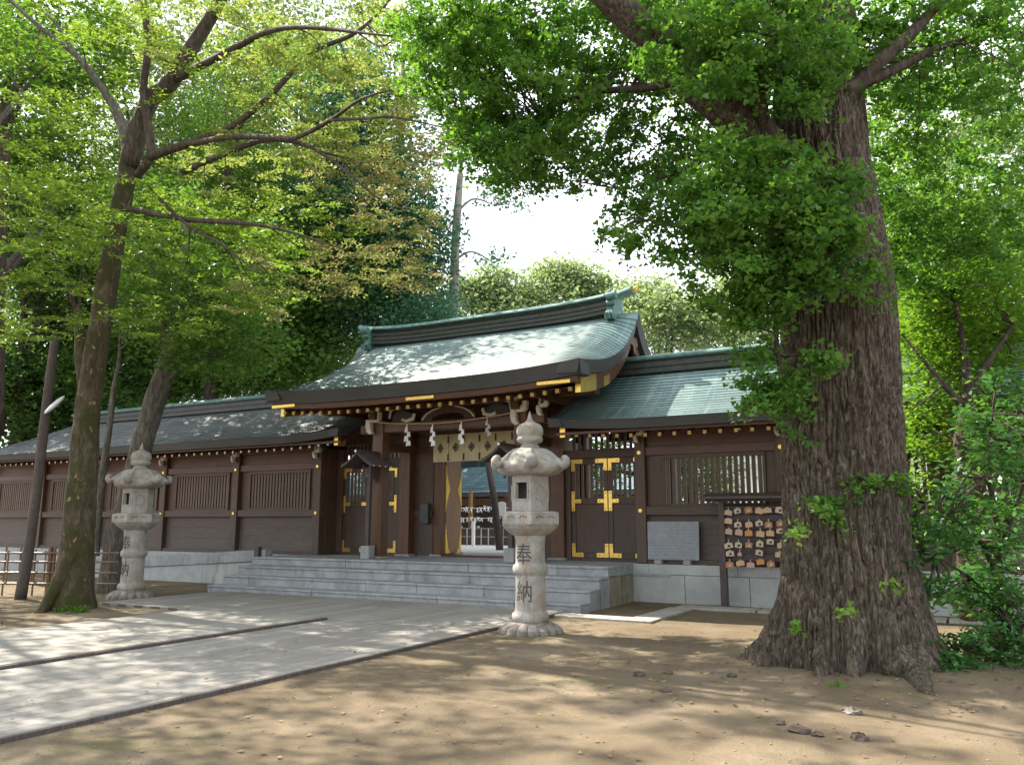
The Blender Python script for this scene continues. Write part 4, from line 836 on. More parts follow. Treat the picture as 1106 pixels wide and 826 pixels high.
pp = [at(22,646,17.0), at(36,560,17.0), at(50,440,17.0), at(60,362,17.0)]; pp[0][2] = -.02
mb, _ = limb(pp, [.12,.10,.095,.085], 12, .05); mb.build('pole', M['pole'], lp, smooth=True)
c = at(59, 437, 16.7); b = MB(); rings = []
ax = RT*.76+UP*.65; si = FW*.9+UP*.3-RT*.35; si -= si@ax*ax; si /= np.linalg.norm(si); up_ = np.cross(ax, si)
for s_ in np.linspace(-1, 1, 11):
    k = math.sqrt(max(0.02, 1-s_**2)); rings.append([c+ax*.27*s_+si*.13*k*math.cos(a)+up_*.05*k*math.sin(a)+np.array((0,0,.0)) for a in np.linspace(0, 2*math.pi, 14, endpoint=False)])
recalc(b.loft(rings).build('lamp_head', M['lampwhite'], lp, smooth=True))
MB().tube([at(50,445,17.0), c-ax*.25], .03, 8).build('lamp_arm', M['iron'], lp)

# ------------------------------------------------------------------ courtyard beyond the gate
hall = thing('courtyard_building', 'low building with a blue-green roof seen through the gate doorway', 'building', (-18, 31.5, .75), 'halls across the courtyard')
def slope_roof(par, x0, x1, y0, y1, z0, z1, mat):
    f = lambda x, d: z1+(z0-z1)*d/(y1-y0)
    roof_slope('roof', par, mat, f, lambda d: y1-d, 0, y1-y0, lambda d: x0, lambda d: x1, course=.25, nx=12)
    roof_slope('roof', par, mat, f, lambda d: y1+d, 0, y1-y0, lambda d: x0, lambda d: x1, course=.25, nx=12)
slope_roof(hall, -27, -11, 29.6, 32.6, 2.80, 4.15, M['copper_blue'])
MB().box(-27,-11,32.4,32.8,4.1,4.4).build('ridge', M['copper_blue'], hall)
MB().box(-27,-11,29.6,29.75,2.62,2.80).build('fascia', M['eave'], hall)
MB().box(-26.5,-11.5,31.2,31.4,.7,3.3).build('wall', M['wood'], hall); MB().box(-26.5,-11.5,30.9,31.15,2.3,2.6).build('beam', M['doorleaf'], hall)
for k in range(9): MB().box(-26.2+k*1.8,-26.0+k*1.8,30.5,30.7,.7,2.9).build('post', M['doorleaf'], hall)
# ropes of tied paper fortunes
fr = thing('fortune_rack', 'wooden posts strung with ropes for paper fortunes, seen through the gate', 'rack', (-15.5, 27, .75))
for x in (-18.6, -16.72, -14.4, -12.6): MB().box(x-.06, x+.06, 26.94, 27.06, .7, 2.75).build('post', M['doorleaf'], fr)
for z in (1.35, 1.72, 2.1): MB().tube([(-18.6,26.98,z),(-12.6,26.98,z)], .012, 5).build('cord', M['paper'], fr)
r_ = np.random.default_rng(9); kn = None
for z in (1.35, 1.72, 2.1):
    for k in range(22):
        if r_.random() < .25: continue
        x = -17.3+k*.155+r_.uniform(-.03,.03)
        if kn is None:
            kn = tag(MB().prism([(x-.05,z-.12),(x-.01,z),(x-.05,z+.05),(x,z+.03),(x+.06,z+.04),(x+.02,z-.02),(x+.04,z-.14),(x,z-.05)], 'y', 26.93, 26.965).build('paper_fortune', M['paper'], loc=(x,26.95,z)), 'white knotted paper fortune tied to the ropes beyond the gate doorway', 'paper fortune', 'paper fortunes tied on the ropes')
        else:
            c2 = kn.copy(); COL.objects.link(c2); c2.location = (x, 26.95, z+r_.uniform(-.04,.04)); c2.scale = (r_.uniform(.7,1.5),1,r_.uniform(.7,1.3))
tag(MB().box(-19,-11,26.3,26.4,.74,1.38).build('low_wall', M['wood'], loc=(-15,26.35,.74)), 'low dark board wall behind the white fence, seen through the gate doorway', 'wall')
M['offwhite'] = m_plain('offwhite_paint', (.45,.46,.47), .7)
wf = thing('white_fence', 'low fence of thin white posts and rails in the sunny courtyard', 'fence', (-15, 25.6, .75))
for k in range(17): MB().box(-17.2+k*.3-.012,-17.2+k*.3+.012,25.58,25.62,.74,1.36).build('post', M['offwhite'], wf)
for z in (1.05,1.34): MB().box(-17.3,-12.2,25.57,25.6,z,z+.018).build('rail', M['offwhite'], wf)
P = onY(511, 592, 24.5); tag(MB().box(P[0]-.05,P[0]+.05,24.47,24.55,.74,1.6).build('white_post', M['paper'], loc=(P[0],24.5,.74)), 'white square post standing in the courtyard beyond the doorway', 'post')
sb_ = thing('notice_board', 'plain white house-shaped notice board beside the front lantern, in the courtyard', 'sign', (-13.0,23.0,.75)); P = onY(542,549,23.0)
MB().prism([(P[0]-.15,P[2]-.24),(P[0]+.15,P[2]-.24),(P[0]+.15,P[2]+.17),(P[0],P[2]+.23),(P[0]-.15,P[2]+.17)], 'y', 22.97, 23.0).build('board', M['paper'], sb_); MB().box(P[0]-.025,P[0]+.025,23.0,23.05,.74,P[2]+.1).build('post', M['wood'], sb_)
P0, P1 = onY(540,585,22.0), onY(524,490,22.0); tag(MB().tube([(P0[0],22.0,.70),((P0[0]+P1[0])/2+.05,22.0,(P0[2]+P1[2])/2),(P1[0],22.0,P1[2]+.3)], [.12,.11,.1], 10).build('leaning_pole', M['pole'], loc=(P0[0],22,.75), smooth=True), 'dark leaning pole crossing the view through the gate doorway', 'pole')
h2 = thing('courtyard_building', 'added pale hall, a bright backdrop behind the slats of the right wall', 'building', (2, 34, .75), 'halls across the courtyard')  # hall put in so the gaps between slats look bright
M['backdrop'] = m_plain('bright_backdrop', (.75,.74,.7), .8, 0, .06)
MB().box(-9,14,33,34,.6,3.9).build('wall', M['backdrop'], h2); b = MB()
for k in range(12): b.box(-8.9+k*2.0,-8.7+k*2.0,32.9,33.0,.6,3.9)
b.box(-9,14,32.88,32.99,2.0,2.15); b.build('post', M['wood'], h2)
slope_roof(h2, -9.6, 14.6, 31.6, 34.4, 3.75, 5.0, M['copper_grey'])

# ------------------------------------------------------------------ trees
GR = np.random.default_rng(77)
def vol(ells, per, sig, r, sz=1.0):
    """leaf twigs filling real volumes: (px, py, half width, half height, near, far, twigs) seen from the survey point"""
    Ps, Rs, Ts = [], [], []
    for (cx_, cy_, rx, ry, d0, d1, n) in ells:
        a = r.random(n)*2*math.pi; q = np.sqrt(r.random(n)); dd = r.uniform(d0, d1, n)
        rr = RT[None]*((cx_+rx*q*np.cos(a)-553)/FPX)[:,None] - UP[None]*((cy_+ry*q*np.sin(a)-413)/FPX)[:,None] + FW[None]
        tw = np.array([0,0,EYE]) + rr*dd[:,None]; Ts.append(tw)
        Ps.append(np.repeat(tw, per, 0) + r.normal(size=(n*per,3))*np.array(sig)); Rs.append(np.repeat(r.random(n), per)*.5 + r.random(n*per)*.5)
    return np.concatenate(Ps), np.concatenate(Rs), np.concatenate(Ts)
def sprays(tw, r, L=.55, nsub=5, step=.045, side=.035, spread=.9, droop=.12, bunch=1, bj=.0):
    """leaves set along fans of fine twigs that leave each branch end"""
    n = len(tw); a0 = r.random(n)*2*math.pi; k = int(L/step); Ps, Rs = [], []; base = r.random(n); tl = r.normal(size=n)*.18
    for q in range(nsub):
        a = a0 + spread*(q/(nsub-1)-.5)*2 + r.normal(size=n)*.15; ln = L*(1-.35*abs(q/(nsub-1)-.5)*2)*r.uniform(.7,1.15,n); st = np.zeros(n) if q == nsub//2 else r.uniform(0,.35,n)
        for j in range(k):
            d = ln*(st+(1-st)*(j+.5)/k); sd = side*(1 if j % 2 else -1)
            x = tw[:,0]+np.cos(a)*(d-L*.45)-np.sin(a)*sd; y = tw[:,1]+np.sin(a)*(d-L*.45)+np.cos(a)*sd; z = tw[:,2]+tl*(d-L*.45)-droop*(d/L)**2*L*2
            for b_ in range(bunch):
                P = np.stack([x,y,z],-1)+r.normal(size=(n,3))*(.012+bj); Ps.append(P); Rs.append(base*.5+r.random(n)*.5)
    return np.concatenate(Ps), np.concatenate(Rs)
def ell(lst, per, sig, r, shell=.55):
    Ps, Rs, Ts = [], [], []
    for (c, rad, n) in lst:
        P, v, t = clumps(c, rad, n, per, sig, r, shell); Ps.append(P); Rs.append(v); Ts.append(t)
    return np.concatenate(Ps), np.concatenate(Rs), np.concatenate(Ts)

# --- the great ginkgo
gk = thing('ginkgo_tree', 'huge old ginkgo with a thick fissured trunk and wide green crown, right foreground', 'tree', (GK[0], GK[1], 0))
nz_, nt_ = 760, 440
zz = np.concatenate([np.linspace(-.12, 1.2, 190, endpoint=False), np.linspace(1.2, 7.2, 490, endpoint=False), np.linspace(7.2, 13, 80)])
th = np.arange(nt_)*2*math.pi/nt_; Z, T = np.meshgrid(zz, th, indexing='ij')
R0 = np.interp(Z, [-.2,0,.15,.4,.9,1.5,2.2,4.3,6,8,11,13], [.92,.88,.84,.77,.70,.67,.665,.625,.56,.50,.42,.34])
ct, sn_ = np.cos(T), np.sin(T)
flare = np.exp(-np.maximum(Z,0)/.42)
lob = fbm(ct*2.3+4, sn_*2.3+4, Z*.25, 3, 31)-.5
def root(a, wdt): d = np.angle(np.exp(1j*(T-a))); return np.exp(-(d/wdt)**2)
fa, la, ra = math.atan2(8.92-9.9, -.6+1.22), math.atan2(9.52-9.9, -2.17+1.22), math.atan2(.25, 1)
but = sum(a_*root(g_, w_) for g_, w_, a_ in [(fa+.05,.17,.42),(fa-.42,.13,.24),(fa-.8,.12,.26),(fa+.48,.15,.26),(fa+.95,.14,.30),(la,.15,.30),(la-.45,.12,.25),(ra,.2,.38),(ra-.6,.15,.3),(2.2,.25,.3),(3.0,.2,.3)])
R1 = R0 + np.exp(-np.maximum(Z,0)/.36)*(.35*lob + but - .17) + .10*but*np.exp(-np.maximum(Z-.2,0)/1.1)
R1 = R1 + .09*(fbm(ct*1.6+9, sn_*1.6+9, Z*.22, 2, 41)-.5)
wz = Z*1.0 + .5*(noise3(ct*3, sn_*3, Z*1.2, 8)-.5)
u = 4.4
wx = ct*u*2.6 + .5*(noise3(ct*6, sn_*6, Z*1.6, 51)-.5); wy = sn_*u*2.6 + .5*(noise3(ct*6+7, sn_*6, Z*1.6, 52)-.5)
n1 = 1-np.abs(2*noise3(wx, wy, wz*1.9, 61)-1); n2 = 1-np.abs(2*noise3(wx*2.1, wy*2.1, wz*6, 62)-1); n3 = noise3(wx*4.5, wy*4.5, wz*14, 63)
plate = -(n1**5)*.055 - (n2**4)*.032 + n3*.02
R1 = R1 + plate*np.clip(1.1-Z*.03, .6, 1.1)
cxz = np.interp(Z, [0,2.2,4.3,6,9,13], [GK[0],GK[0]+.02,GK[0]+.10,GK[0]+.0,GK[0]+.02,GK[0]-.1]); cyz = np.interp(Z, [0,4.3,6,9,13], [GK[1],GK[1]+.08,GK[1]+.16,GK[1]+.3,GK[1]+.6])
V = np.stack([cxz+R1*ct, cyz+R1*sn_, Z], -1)
trk = np_mesh('trunk', V.reshape(-1,3), grid_faces(nz_, nt_, True)[:, ::-1], M['bark_big'], gk, smooth=True)
skel = [np.stack([np.interp(zz[300::25], [0,6,13],[GK[0],GK[0],GK[0]]), np.interp(zz[300::25],[0,6,13],[9.9,10.06,10.5]), zz[300::25]], -1)]
lim = [([(862,262,9.4),(838,190,9.35),(795,128,9.3),(742,80,9.2),(700,38,9.1),(650,-12,9.0),(590,-70,9.0),(520,-120,9.2)], [.34,.30,.25,.22,.19,.16,.12,.07]),
       ([(905,120,9.8),(945,72,9.7),(985,35,9.8),(1040,-20,10.2),(1100,-70,10.6)], [.13,.09,.075,.05,.03]),
       ([(908,100,9.7),(960,78,9.8),(1005,56,10.2),(1060,40,10.8),(1120,38,11.4)], [.10,.065,.05,.035,.02]),
       ([(838,178,9.2),(820,95,8.9),(832,48,8.6),(848,-5,8.4),(855,-80,8.3)], [.08,.065,.06,.05,.03]),
       ([(742,80,9.2),(700,95,9.6),(640,100,10.2),(590,120,10.8),(560,150,11.2)], [.09,.05,.035,.025,.012]),
       ([(795,128,9.3),(760,170,9.6),(720,190,9.9),(675,205,10.3)], [.08,.045,.03,.012]),
       ([(852,345,9.05),(835,300,8.7),(800,270,8.6),(755,250,8.9),(700,238,9.3)], [.06,.045,.04,.03,.012]),
       ([(870,330,9.0),(858,290,8.3),(842,250,8.1),(835,215,8.0)], [.05,.035,.025,.012]),
       ([(842,310,8.8),(838,360,8.6),(846,420,8.5),(850,450,8.5),(838,465,8.5)], [.03,.028,.03,.02,.008]),
       ([(848,385,8.6),(880,382,8.3),(900,390,8.2)], [.018,.012,.006]),
       ([(885,-40,10.0),(960,-120,10.6),(1050,-200,11.5)], [.2,.15,.06]),
       ([(915,480,9.2),(935,520,8.7),(925,512,8.5),(955,530,8.6),(990,545,8.7)], [.03,.02,.015,.01,.005])]
for pts_, rads in lim:
    mb, p = limb([at(*q) for q in pts_], rads, 14 if rads[0] > .15 else 8, .16); mb.build('limb', M['bark_big' if rads[0] > .15 else 'bark_limb'], gk, smooth=True); skel.append(p)
skel = np.concatenate(skel)
vols = [(650,5,210,70,9.4,12.5,300),(560,100,90,75,9.3,12.5,150),(700,120,120,75,9.7,12.2,165),(600,165,75,42,9.8,12,60),(500,70,60,65,9.5,12.5,90),(540,160,55,45,9.8,12.5,45),(800,30,120,70,7.8,10,130),
        (800,190,58,55,7.9,9.0,66),(832,235,72,52,7.6,8.6,72),(895,225,35,25,7.8,8.4,9),(850,292,60,30,7.9,8.5,26),(800,20,60,60,8,9.5,30),(725,235,80,42,8.5,10,60),(790,290,52,45,8.1,9.2,42),(818,350,28,42,8.3,8.9,20),(838,425,30,44,8.3,8.7,24),(885,190,40,45,7.6,8.3,24),(900,270,38,32,7.8,8.3,15),(850,75,70,40,8.4,9.2,40),(885,385,22,10,8.1,8.4,5),
        (1010,35,125,75,9.6,13.5,250),(1025,170,110,80,10.2,14,200),(1015,265,105,50,10.8,14,130),(960,230,40,80,11,13,50),(930,300,30,30,8.3,8.9,5),
        (700,-150,420,105,8.5,14,190),(1050,-150,200,105,9.5,15,110),(1230,150,110,200,9.5,15,90),
        (470,30,50,60,9.5,12,26),(905,545,22,10,8.35,8.6,3),(960,518,36,8,8.4,8.9,6)]
vols = [v[:6]+(max(3, int(v[6]*(.85 if v[0] > 930 else .85 if v[5] < 9.9 else .85))),) for v in vols]
P, rv, tw = vol(vols, 1, (.15,.15,.10), GR)
P, rv = sprays(tw, GR, .62, 4, .085, .02, 1.1, .22, 3, .028)
leaves('crown', M['lf_ginkgo'], gk, P, .055, 'fan', up=.35, rv=rv*.9, seed=21, sizevar=.45)
mb = MB(); twig_net(mb, skel, tw[GR.choice(len(tw), 500, replace=False)], GR, .014, 600, 1.5); mb.build('twigs', M['bark_limb'], gk)['kind'] = 'stuff'
eps = np.array([at(866,572,7.95), at(857,678,8.0), at(915,662,7.7), at(860,574,7.93), at(902,742,7.75), at(968,634,7.9)])
P, rv, tw = ell([(e, (.05,.05,.04), 3) for e in eps], 7, (.05,.05,.04), GR); leaves('crown', M['lf_lime'], gk, P, .06, 'fan', up=.2, rv=rv, seed=22)['label'] = 'small bright sprouts growing straight from the bark'

for k_, (a_, l_, r0_) in enumerate([(fa+.05,.75,.12),(ra-.1,.9,.10)]):
    c_, s_ = math.cos(a_), math.sin(a_); pr = []
    for q, (d_, h_) in enumerate([(.8,.10),(1.0,.0),(1.0+l_*.35,-.035),(1.0+l_*.7,-.05),(1.0+l_,-.12)]):
        x_, y_ = GK[0]+c_*d_-s_*.1*math.sin(q*1.7+k_), GK[1]+s_*d_+c_*.1*math.sin(q*1.7+k_); pr.append((x_, y_, float(gz(x_, y_))+h_))
    mb, p = limb(pr, [r0_*1.6, r0_*1.1, r0_*.8, r0_*.6, r0_*.3], 12, .3); mb.build('root', M['bark_big'], gk, smooth=True)

# --- the mossy maple on the left
mp = thing('maple_tree', 'slender leaning maple with mossy trunk and bright yellow-green leaves, left foreground', 'tree', (-14.35, 9.45, 0))
Yp = lambda l: [onY(a, b_, c_) for a, b_, c_ in l]
tr = Yp([(77,668,9.45),(80,625,9.45),(84,580,9.45),(89,520,9.45),(94,455,9.45),(103,385,9.45),(116,305,9.45),(127,240,9.45),(135,200,9.45),(141,165,9.45),(148,132,9.45)])
mb, sk = limb(tr, [.46,.33,.28,.25,.23,.215,.195,.18,.175,.165,.13], 40, .10, 8); mb.build('trunk', M['bark_moss'], mp, smooth=True)
sks = [sk]
for l, rr_, m_ in [([(78,598,9.3),(66,622,9.15),(54,645,9.0),(42,664,8.85),(30,676,8.8)], [.16,.12,.10,.09,.04], 'bark_moss'),
    ([(96,445,9.45),(89,395,9.4),(86,352,9.4),(84,330,9.4)], [.14,.12,.09,.07], 'bark_moss'), ([(85,345,9.4),(70,300,9.2),(50,262,9),(20,225,8.8)], [.05,.03,.02,.01], 'bark_limb'),([(86,335,9.4),(88,295,9.5),(108,262,9.6)], [.03,.02,.01], 'bark_limb'),
    ([(141,165,9.45),(129,128,9.4),(107,91,9.2),(82,60,9.0),(50,35,8.7),(10,0,8.4),(-40,-50,8)], [.14,.10,.07,.055,.045,.035,.02], 'bark_grey'), ([(82,60,9.0),(57,22,9.0),(28,-5,9.0)], [.04,.03,.02], 'bark_grey'),
    ([(140,180,9.45),(160,112,9.5),(182,92,9.6),(205,55,9.7),(238,0,9.9),(265,-60,10.1)], [.17,.17,.16,.14,.11,.07], 'bark_limb'),
    ([(190,85,9.6),(239,60,9.3),(281,38,9.0),(313,30,8.8),(350,31,8.6),(385,35,8.4),(430,40,8.2)], [.09,.065,.05,.04,.035,.025,.01], 'bark_limb'),
    ([(148,190,9.45),(163,165,9.4),(155,100,9.3),(160,50,9.2),(155,0,9.1),(154,-60,9)], [.08,.085,.075,.07,.06,.04], 'bark_limb'),
    ([(160,170,9.4),(190,160,9.4),(218,150,9.5),(250,137,9.6),(291,104,9.8),(325,68,10.0),(344,53,10.1),(385,35,10.3),(421,0,10.6),(440,-40,10.8)], [.09,.075,.065,.06,.055,.05,.045,.035,.02,.01], 'bark_limb'),
    ([(205,156,9.4),(250,148,9.1),(297,149,8.8),(319,149,8.7),(357,130,8.5),(391,107,8.3),(435,94,8.1)], [.06,.05,.045,.04,.03,.02,.01], 'bark_limb'),
    ([(198,185,9.4),(250,163,9.2),(285,152,9.1),(322,154,9.0),(354,170,8.9),(385,195,8.8),(412,218,8.7)], [.06,.055,.045,.035,.025,.018,.01], 'bark_limb'),
    ([(357,130,8.5),(400,128,8.3),(426,127,8.2),(480,138,8.0)], [.025,.02,.015,.008], 'bark_limb'),
    ([(135,225,9.45),(151,228,9.4),(201,237,9.2),(250,240,9.0),(285,244,8.9),(325,254,8.8),(376,271,8.6)], [.06,.05,.045,.04,.03,.02,.01], 'bark_limb'),
    ([(172,215,9.3),(205,245,9.1),(240,265,9.0),(282,297,8.8)], [.035,.03,.02,.01], 'bark_limb'), ([(430,40,8.2),(410,50,8.3),(385,35,8.4)], [.01,.012,.012], 'bark_limb')]:
    mb, p = limb(Yp(l), rr_, 14 if rr_[0] > .1 else 8, .12, 7); mb.build('limb' if m_ != 'bark_moss' else 'root' if l[0][1] > 600 else 'stub', M[m_], mp, smooth=True); sks.append(p)
sk = np.concatenate(sks)
va = [(50,235,80,60,13,17,95),(150,250,90,50,15.8,17.5,60),(125,235,60,50,13,14.5,14),(50,160,70,50,13.5,17,45),(40,330,60,40,13,16,40),(190,330,50,35,14.5,16.5,22),(270,290,80,45,14,17,55),(160,330,40,30,13.6,14.6,6),
      (90,60,130,60,14,18,70),(240,30,110,50,14,18,75),(330,85,85,50,13.5,17,85),(400,55,65,50,13.5,16.5,60),(280,175,100,45,13.5,17,75),(460,75,45,45,13.5,16,22),(290,235,100,30,13.5,16,55),(395,130,60,40,13.5,16,42),(200,-80,300,90,13,19,200),(480,-40,90,60,13,17,25)]
va = [v[:6]+(int(v[6]*(.85 if v[1] > 200 else .68)),) for v in va]
t1 = []
for flt, m_, sd_ in ((lambda v: v[0] > 215 and v[1] < 200, 'lf_backlit_haze', 31), (lambda v: not (v[0] > 215 and v[1] < 200), 'lf_maple', 34)):
    P, rv, tw = vol([v for v in va if flt(v)], 1, (.1,.1,.05), GR); P, rv = sprays(tw, GR, .85, 6, .062, .04, .95, .10)
    leaves('crown', M[m_], mp, P, .078, 'slim', up=1.2, rv=rv, seed=sd_, sizevar=.5); t1.append(tw)
t1 = np.concatenate(t1)
vb = [(430,215,50,65,13.5,16,60),(400,270,65,40,13.5,16,48),(330,285,80,40,13.5,16.5,34),(455,140,42,50,13,15.5,30),(490,120,40,60,13,15,13),(380,180,50,40,13.5,16,24),(285,320,50,25,14,16,14),(430,300,45,22,14,16,16)]
P, rv, tw = vol(vb, 1, (.1,.1,.07), GR); P, rv = sprays(tw, GR, .7, 5, .065, .04, .95, .15)
leaves('crown', M['lf_autumn'], mp, P, .075, 'slim', up=1.0, rv=rv, seed=32)['label'] = 'outer leaves turning yellow and reddish brown'
mb = MB(); ends = np.concatenate([t1[GR.choice(len(t1), 130, replace=False)], tw[GR.choice(len(tw), 50, replace=False)]]); twig_net(mb, sk, ends, GR, .013, 600); mb.build('twigs', M['bark_limb'], mp)['kind'] = 'stuff'
mo = []
P, rv, tw = ell([((-14.0, 9.25, .06), (.35,.2,.06), 26)], 26, (.06,.06,.03), GR, 0); tag(leaves('moss_tuft', M['lf_lime'], None, P, .045, 'kite', up=.2, rv=rv*.5, seed=33), kind='stuff')

# --- trees beside and behind the left wall
def trunk_tree(name, label, cat, limbs, vols_, leafm, size, per, sig, bark, seed, group=None, up=.6, shape='kite', ells=None, twn=120, segs=14, shell=.5, tr0=.02):
    base = np.array(limbs[0][0][0]); t = thing(name, label, cat, (base[0], base[1], max(0, base[2]) if base[2] < 1 else 0), group); r = np.random.default_rng(seed); sks = []
    for i, (pp_, rr_) in enumerate(limbs):
        mb, p = limb(pp_, rr_, segs if i == 0 else 8, .14, 6); mb.build('trunk' if i == 0 else 'limb', M[bark], t, smooth=True); sks.append(p)
    P, rv, tw = vol(vols_, per, sig, r) if vols_ else ell(ells, per, sig, r, shell)
    leaves('crown', M[leafm], t, P, size, shape, up=up, rv=rv, seed=seed, sizevar=.5)
    if twn: mb = MB(); twig_net(mb, np.concatenate(sks), tw[r.choice(len(tw), min(twn, len(tw)), replace=False)], r, tr0, twn, 1.3 if tr0 < .025 else 2.2); mb.build('twigs', M[bark], t)['kind'] = 'stuff'
    return t
trunk_tree('evergreen_tree', 'crooked dark trunk rising behind the left stone lantern, in front of the wall', 'tree',
    [(Yp([(122,642,12.4),(126,600,12.4),(133,560,12.4),(147,505,12.5),(158,465,12.5),(170,425,12.6),(184,388,12.6),(190,350,12.6),(196,305,12.7),(200,240,12.9)]), [.36,.30,.27,.25,.23,.24,.25,.19,.15,.1]),
     (Yp([(184,388,12.6),(176,350,12.4),(170,310,12.3),(160,280,12.2)]), [.12,.09,.05,.02]), (Yp([(192,345,12.6),(215,335,12.4),(240,315,12.3)]), [.08,.05,.02]), (Yp([(182,410,12.6),(205,390,12.7),(235,385,12.8)]), [.07,.04,.02])],
    [(200,330,75,50,17,21,230),(250,370,60,40,17.5,21,150),(170,250,70,60,18,22,150),(260,285,60,60,18,22,150),(195,395,30,20,17.5,19,14)], 'lf_mid', .105, 26, (.25,.25,.12), 'bark_grey', 41)
trunk_tree('thin_tree', 'thin dark stem standing between the mossy maple and the left stone lantern', 'tree',
    [(Yp([(103,600,12.0),(106,560,12.0),(111,510,12.0),(117,470,12.0),(123,420,12.1),(129,385,12.1),(130,330,12.2)]), [.09,.085,.08,.07,.06,.04,.02])], [(130,330,30,35,17,19,40)], 'lf_mid', .09, 24, (.2,.2,.08), 'bark_grey', 42, twn=30)
trunk_tree('thin_tree', 'slim dark tree above the leaning lamp pole, far left', 'tree',
    [([at(60,368,17.3), at(62,340,17.4), at(58,300,17.6), at(66,250,18)], [.10,.09,.06,.03]), ([at(60,350,17.3), at(45,320,17.3), at(30,300,17.5)], [.04,.03,.01])], [(60,300,60,50,17,19,60)], 'lf_mid', .09, 24, (.2,.2,.08), 'bark_grey', 43, twn=30) if False else None
trunk_tree('forked_tree', 'dark multi-forked trunk high at the left edge of the wood', 'tree',
    [([at(-8,470,24), at(-4,300,24), at(2,160,24), at(6,125,24)], [.3,.26,.22,.18]), ([at(4,140,24), at(16,100,24), at(34,65,24), at(44,30,24)], [.14,.11,.08,.04]), ([at(4,135,24), at(8,90,24), at(18,55,24), at(20,10,24)], [.13,.10,.07,.04]), ([at(3,150,24), at(22,112,24), at(30,92,24), at(52,70,24)], [.09,.07,.05,.02]), ([at(3,140,24), at(-8,100,24), at(-15,60,24)], [.1,.07,.04])],
    [(10,40,50,40,24,27,60),(50,150,40,30,25,28,30)], 'lf_mid', .12, 30, (.3,.3,.12), 'bark_limb', 95, twn=30)
# forest behind the left wall
def bgtree(label, px, D, zt, cro, mat, seed, size=.17, per=34, bark='bark_limb', tr_=.28, name='broadleaf_tree', sig=(.42,.42,.26), twn=60, group='trees behind the left wall', shell=.5, up=.5, dens=1.5):
    b0 = at(px, 500, D); b0[2] = .0 if b0[1] < 19.5 else .7; top = np.array((b0[0], b0[1], zt)); m1 = (b0+top)/2+np.array((.25*math.sin(seed), .2, 0))
    limbs = [([b0, b0+(m1-b0)*.5, m1, top], [tr_, tr_*.8, tr_*.65, tr_*.25])]; el = []
    r = np.random.default_rng(seed)
    for (cx_, cy_, R_, Rz, n) in cro:
        c = at(cx_, cy_, D+r.uniform(-1.5,1.5)); el.append((c, (R_, R_*.85, Rz), int(n*dens))); a = m1+(top-m1)*r.uniform(-.3,.6); limbs.append(([a, (a+c)/2+np.array((0,0,-.3)), c], [tr_*.45, tr_*.3, tr_*.1]))
    return trunk_tree(name, label, 'tree', limbs, None, mat, size, per, sig, bark, seed, group, up, 'kite', el, twn, 10, shell, .03)
bgtree('dark leafy tree at the far left edge with a straight trunk behind the wall', 6, 30, 12, [(-10,330,3.4,3.2,150),(30,220,3.0,2.6,120),(0,420,2.2,1.6,60)], 'lf_dark', 51)
bgtree('mid green tree behind the wall, directly above the leaning lamp pole', 62, 33, 14, [(70,380,2.6,2.0,110),(100,300,3.4,3.0,150),(50,250,2.6,2.2,90)], 'lf_mid', 52)
bgtree('tree behind the wall between mossy maple trunk and crooked trunk', 140, 35, 15, [(140,370,3.0,2.2,130),(180,270,3.6,3.2,160)], 'lf_dark', 53)
bgtree('dense tree rising behind the left wall right of the crooked trunk', 250, 33, 15, [(240,385,3.0,1.6,130),(280,310,3.6,3.0,200),(230,230,3.2,2.8,130)], 'lf_mid', 54)
bgtree('deep green tree filling the space over the left end of the gate roof', 340, 31, 14, [(330,370,2.8,1.8,170),(370,300,3.2,2.6,220),(320,240,3.0,2.6,150)], 'lf_dark', 55)
bgtree('blue-green conifer-like tree left of the tall bare trunk', 425, 29, 20, [(425,320,2.0,1.5,150),(440,265,1.7,1.8,160),(400,220,2.4,2.2,170),(400,150,2.0,2.0,110),(375,110,1.8,2.0,90),(455,345,1.2,.7,40)], 'lf_blue', 56, size=.15, bark='bark_grey', name='conifer_tree')
bgtree('tall pale leafed tree top behind the maple, upper left centre', 300, 36, 24, [(300,120,4.0,3.6,150),(340,40,3.8,3.0,110),(250,60,3.2,3.4,90)], 'lf_far_haze', 57, size=.18, dens=1.9)
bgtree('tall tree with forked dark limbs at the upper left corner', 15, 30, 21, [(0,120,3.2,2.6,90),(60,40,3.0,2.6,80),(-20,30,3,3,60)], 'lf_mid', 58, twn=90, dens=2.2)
bgtree('high tree crown behind the maple, between its two main limbs', 150, 34, 24, [(150,120,3.6,3.2,110),(120,30,3.4,3.0,80),(200,170,3.2,2.4,100)], 'lf_far_haze', 59, dens=1.8)
bgtree('low dark bushy tree filling the gap behind the left end of the left wall', 30, 31, 6, [(20,440,2.6,1.8,150),(80,430,2.6,1.8,150),(-30,400,2.4,2.4,90),(130,410,2.4,1.6,120)], 'lf_dark', 91)
bgtree('low bushy tree hugging the ridge of the left wall, middle', 210, 31, 6, [(185,400,2.2,1.3,130),(240,400,2.4,1.2,130),(300,395,2.4,1.3,130),(270,350,2.6,1.8,120)], 'lf_mid', 92)
bgtree('big shadowy tree farthest behind the left wall', 180, 44, 20, [(160,300,6,5,260),(60,260,5.5,5,220),(260,230,5.5,5,220),(350,330,4.5,4,200),(-20,200,5,5,120)], 'lf_dark', 93, size=.24, sig=(.6,.6,.35))
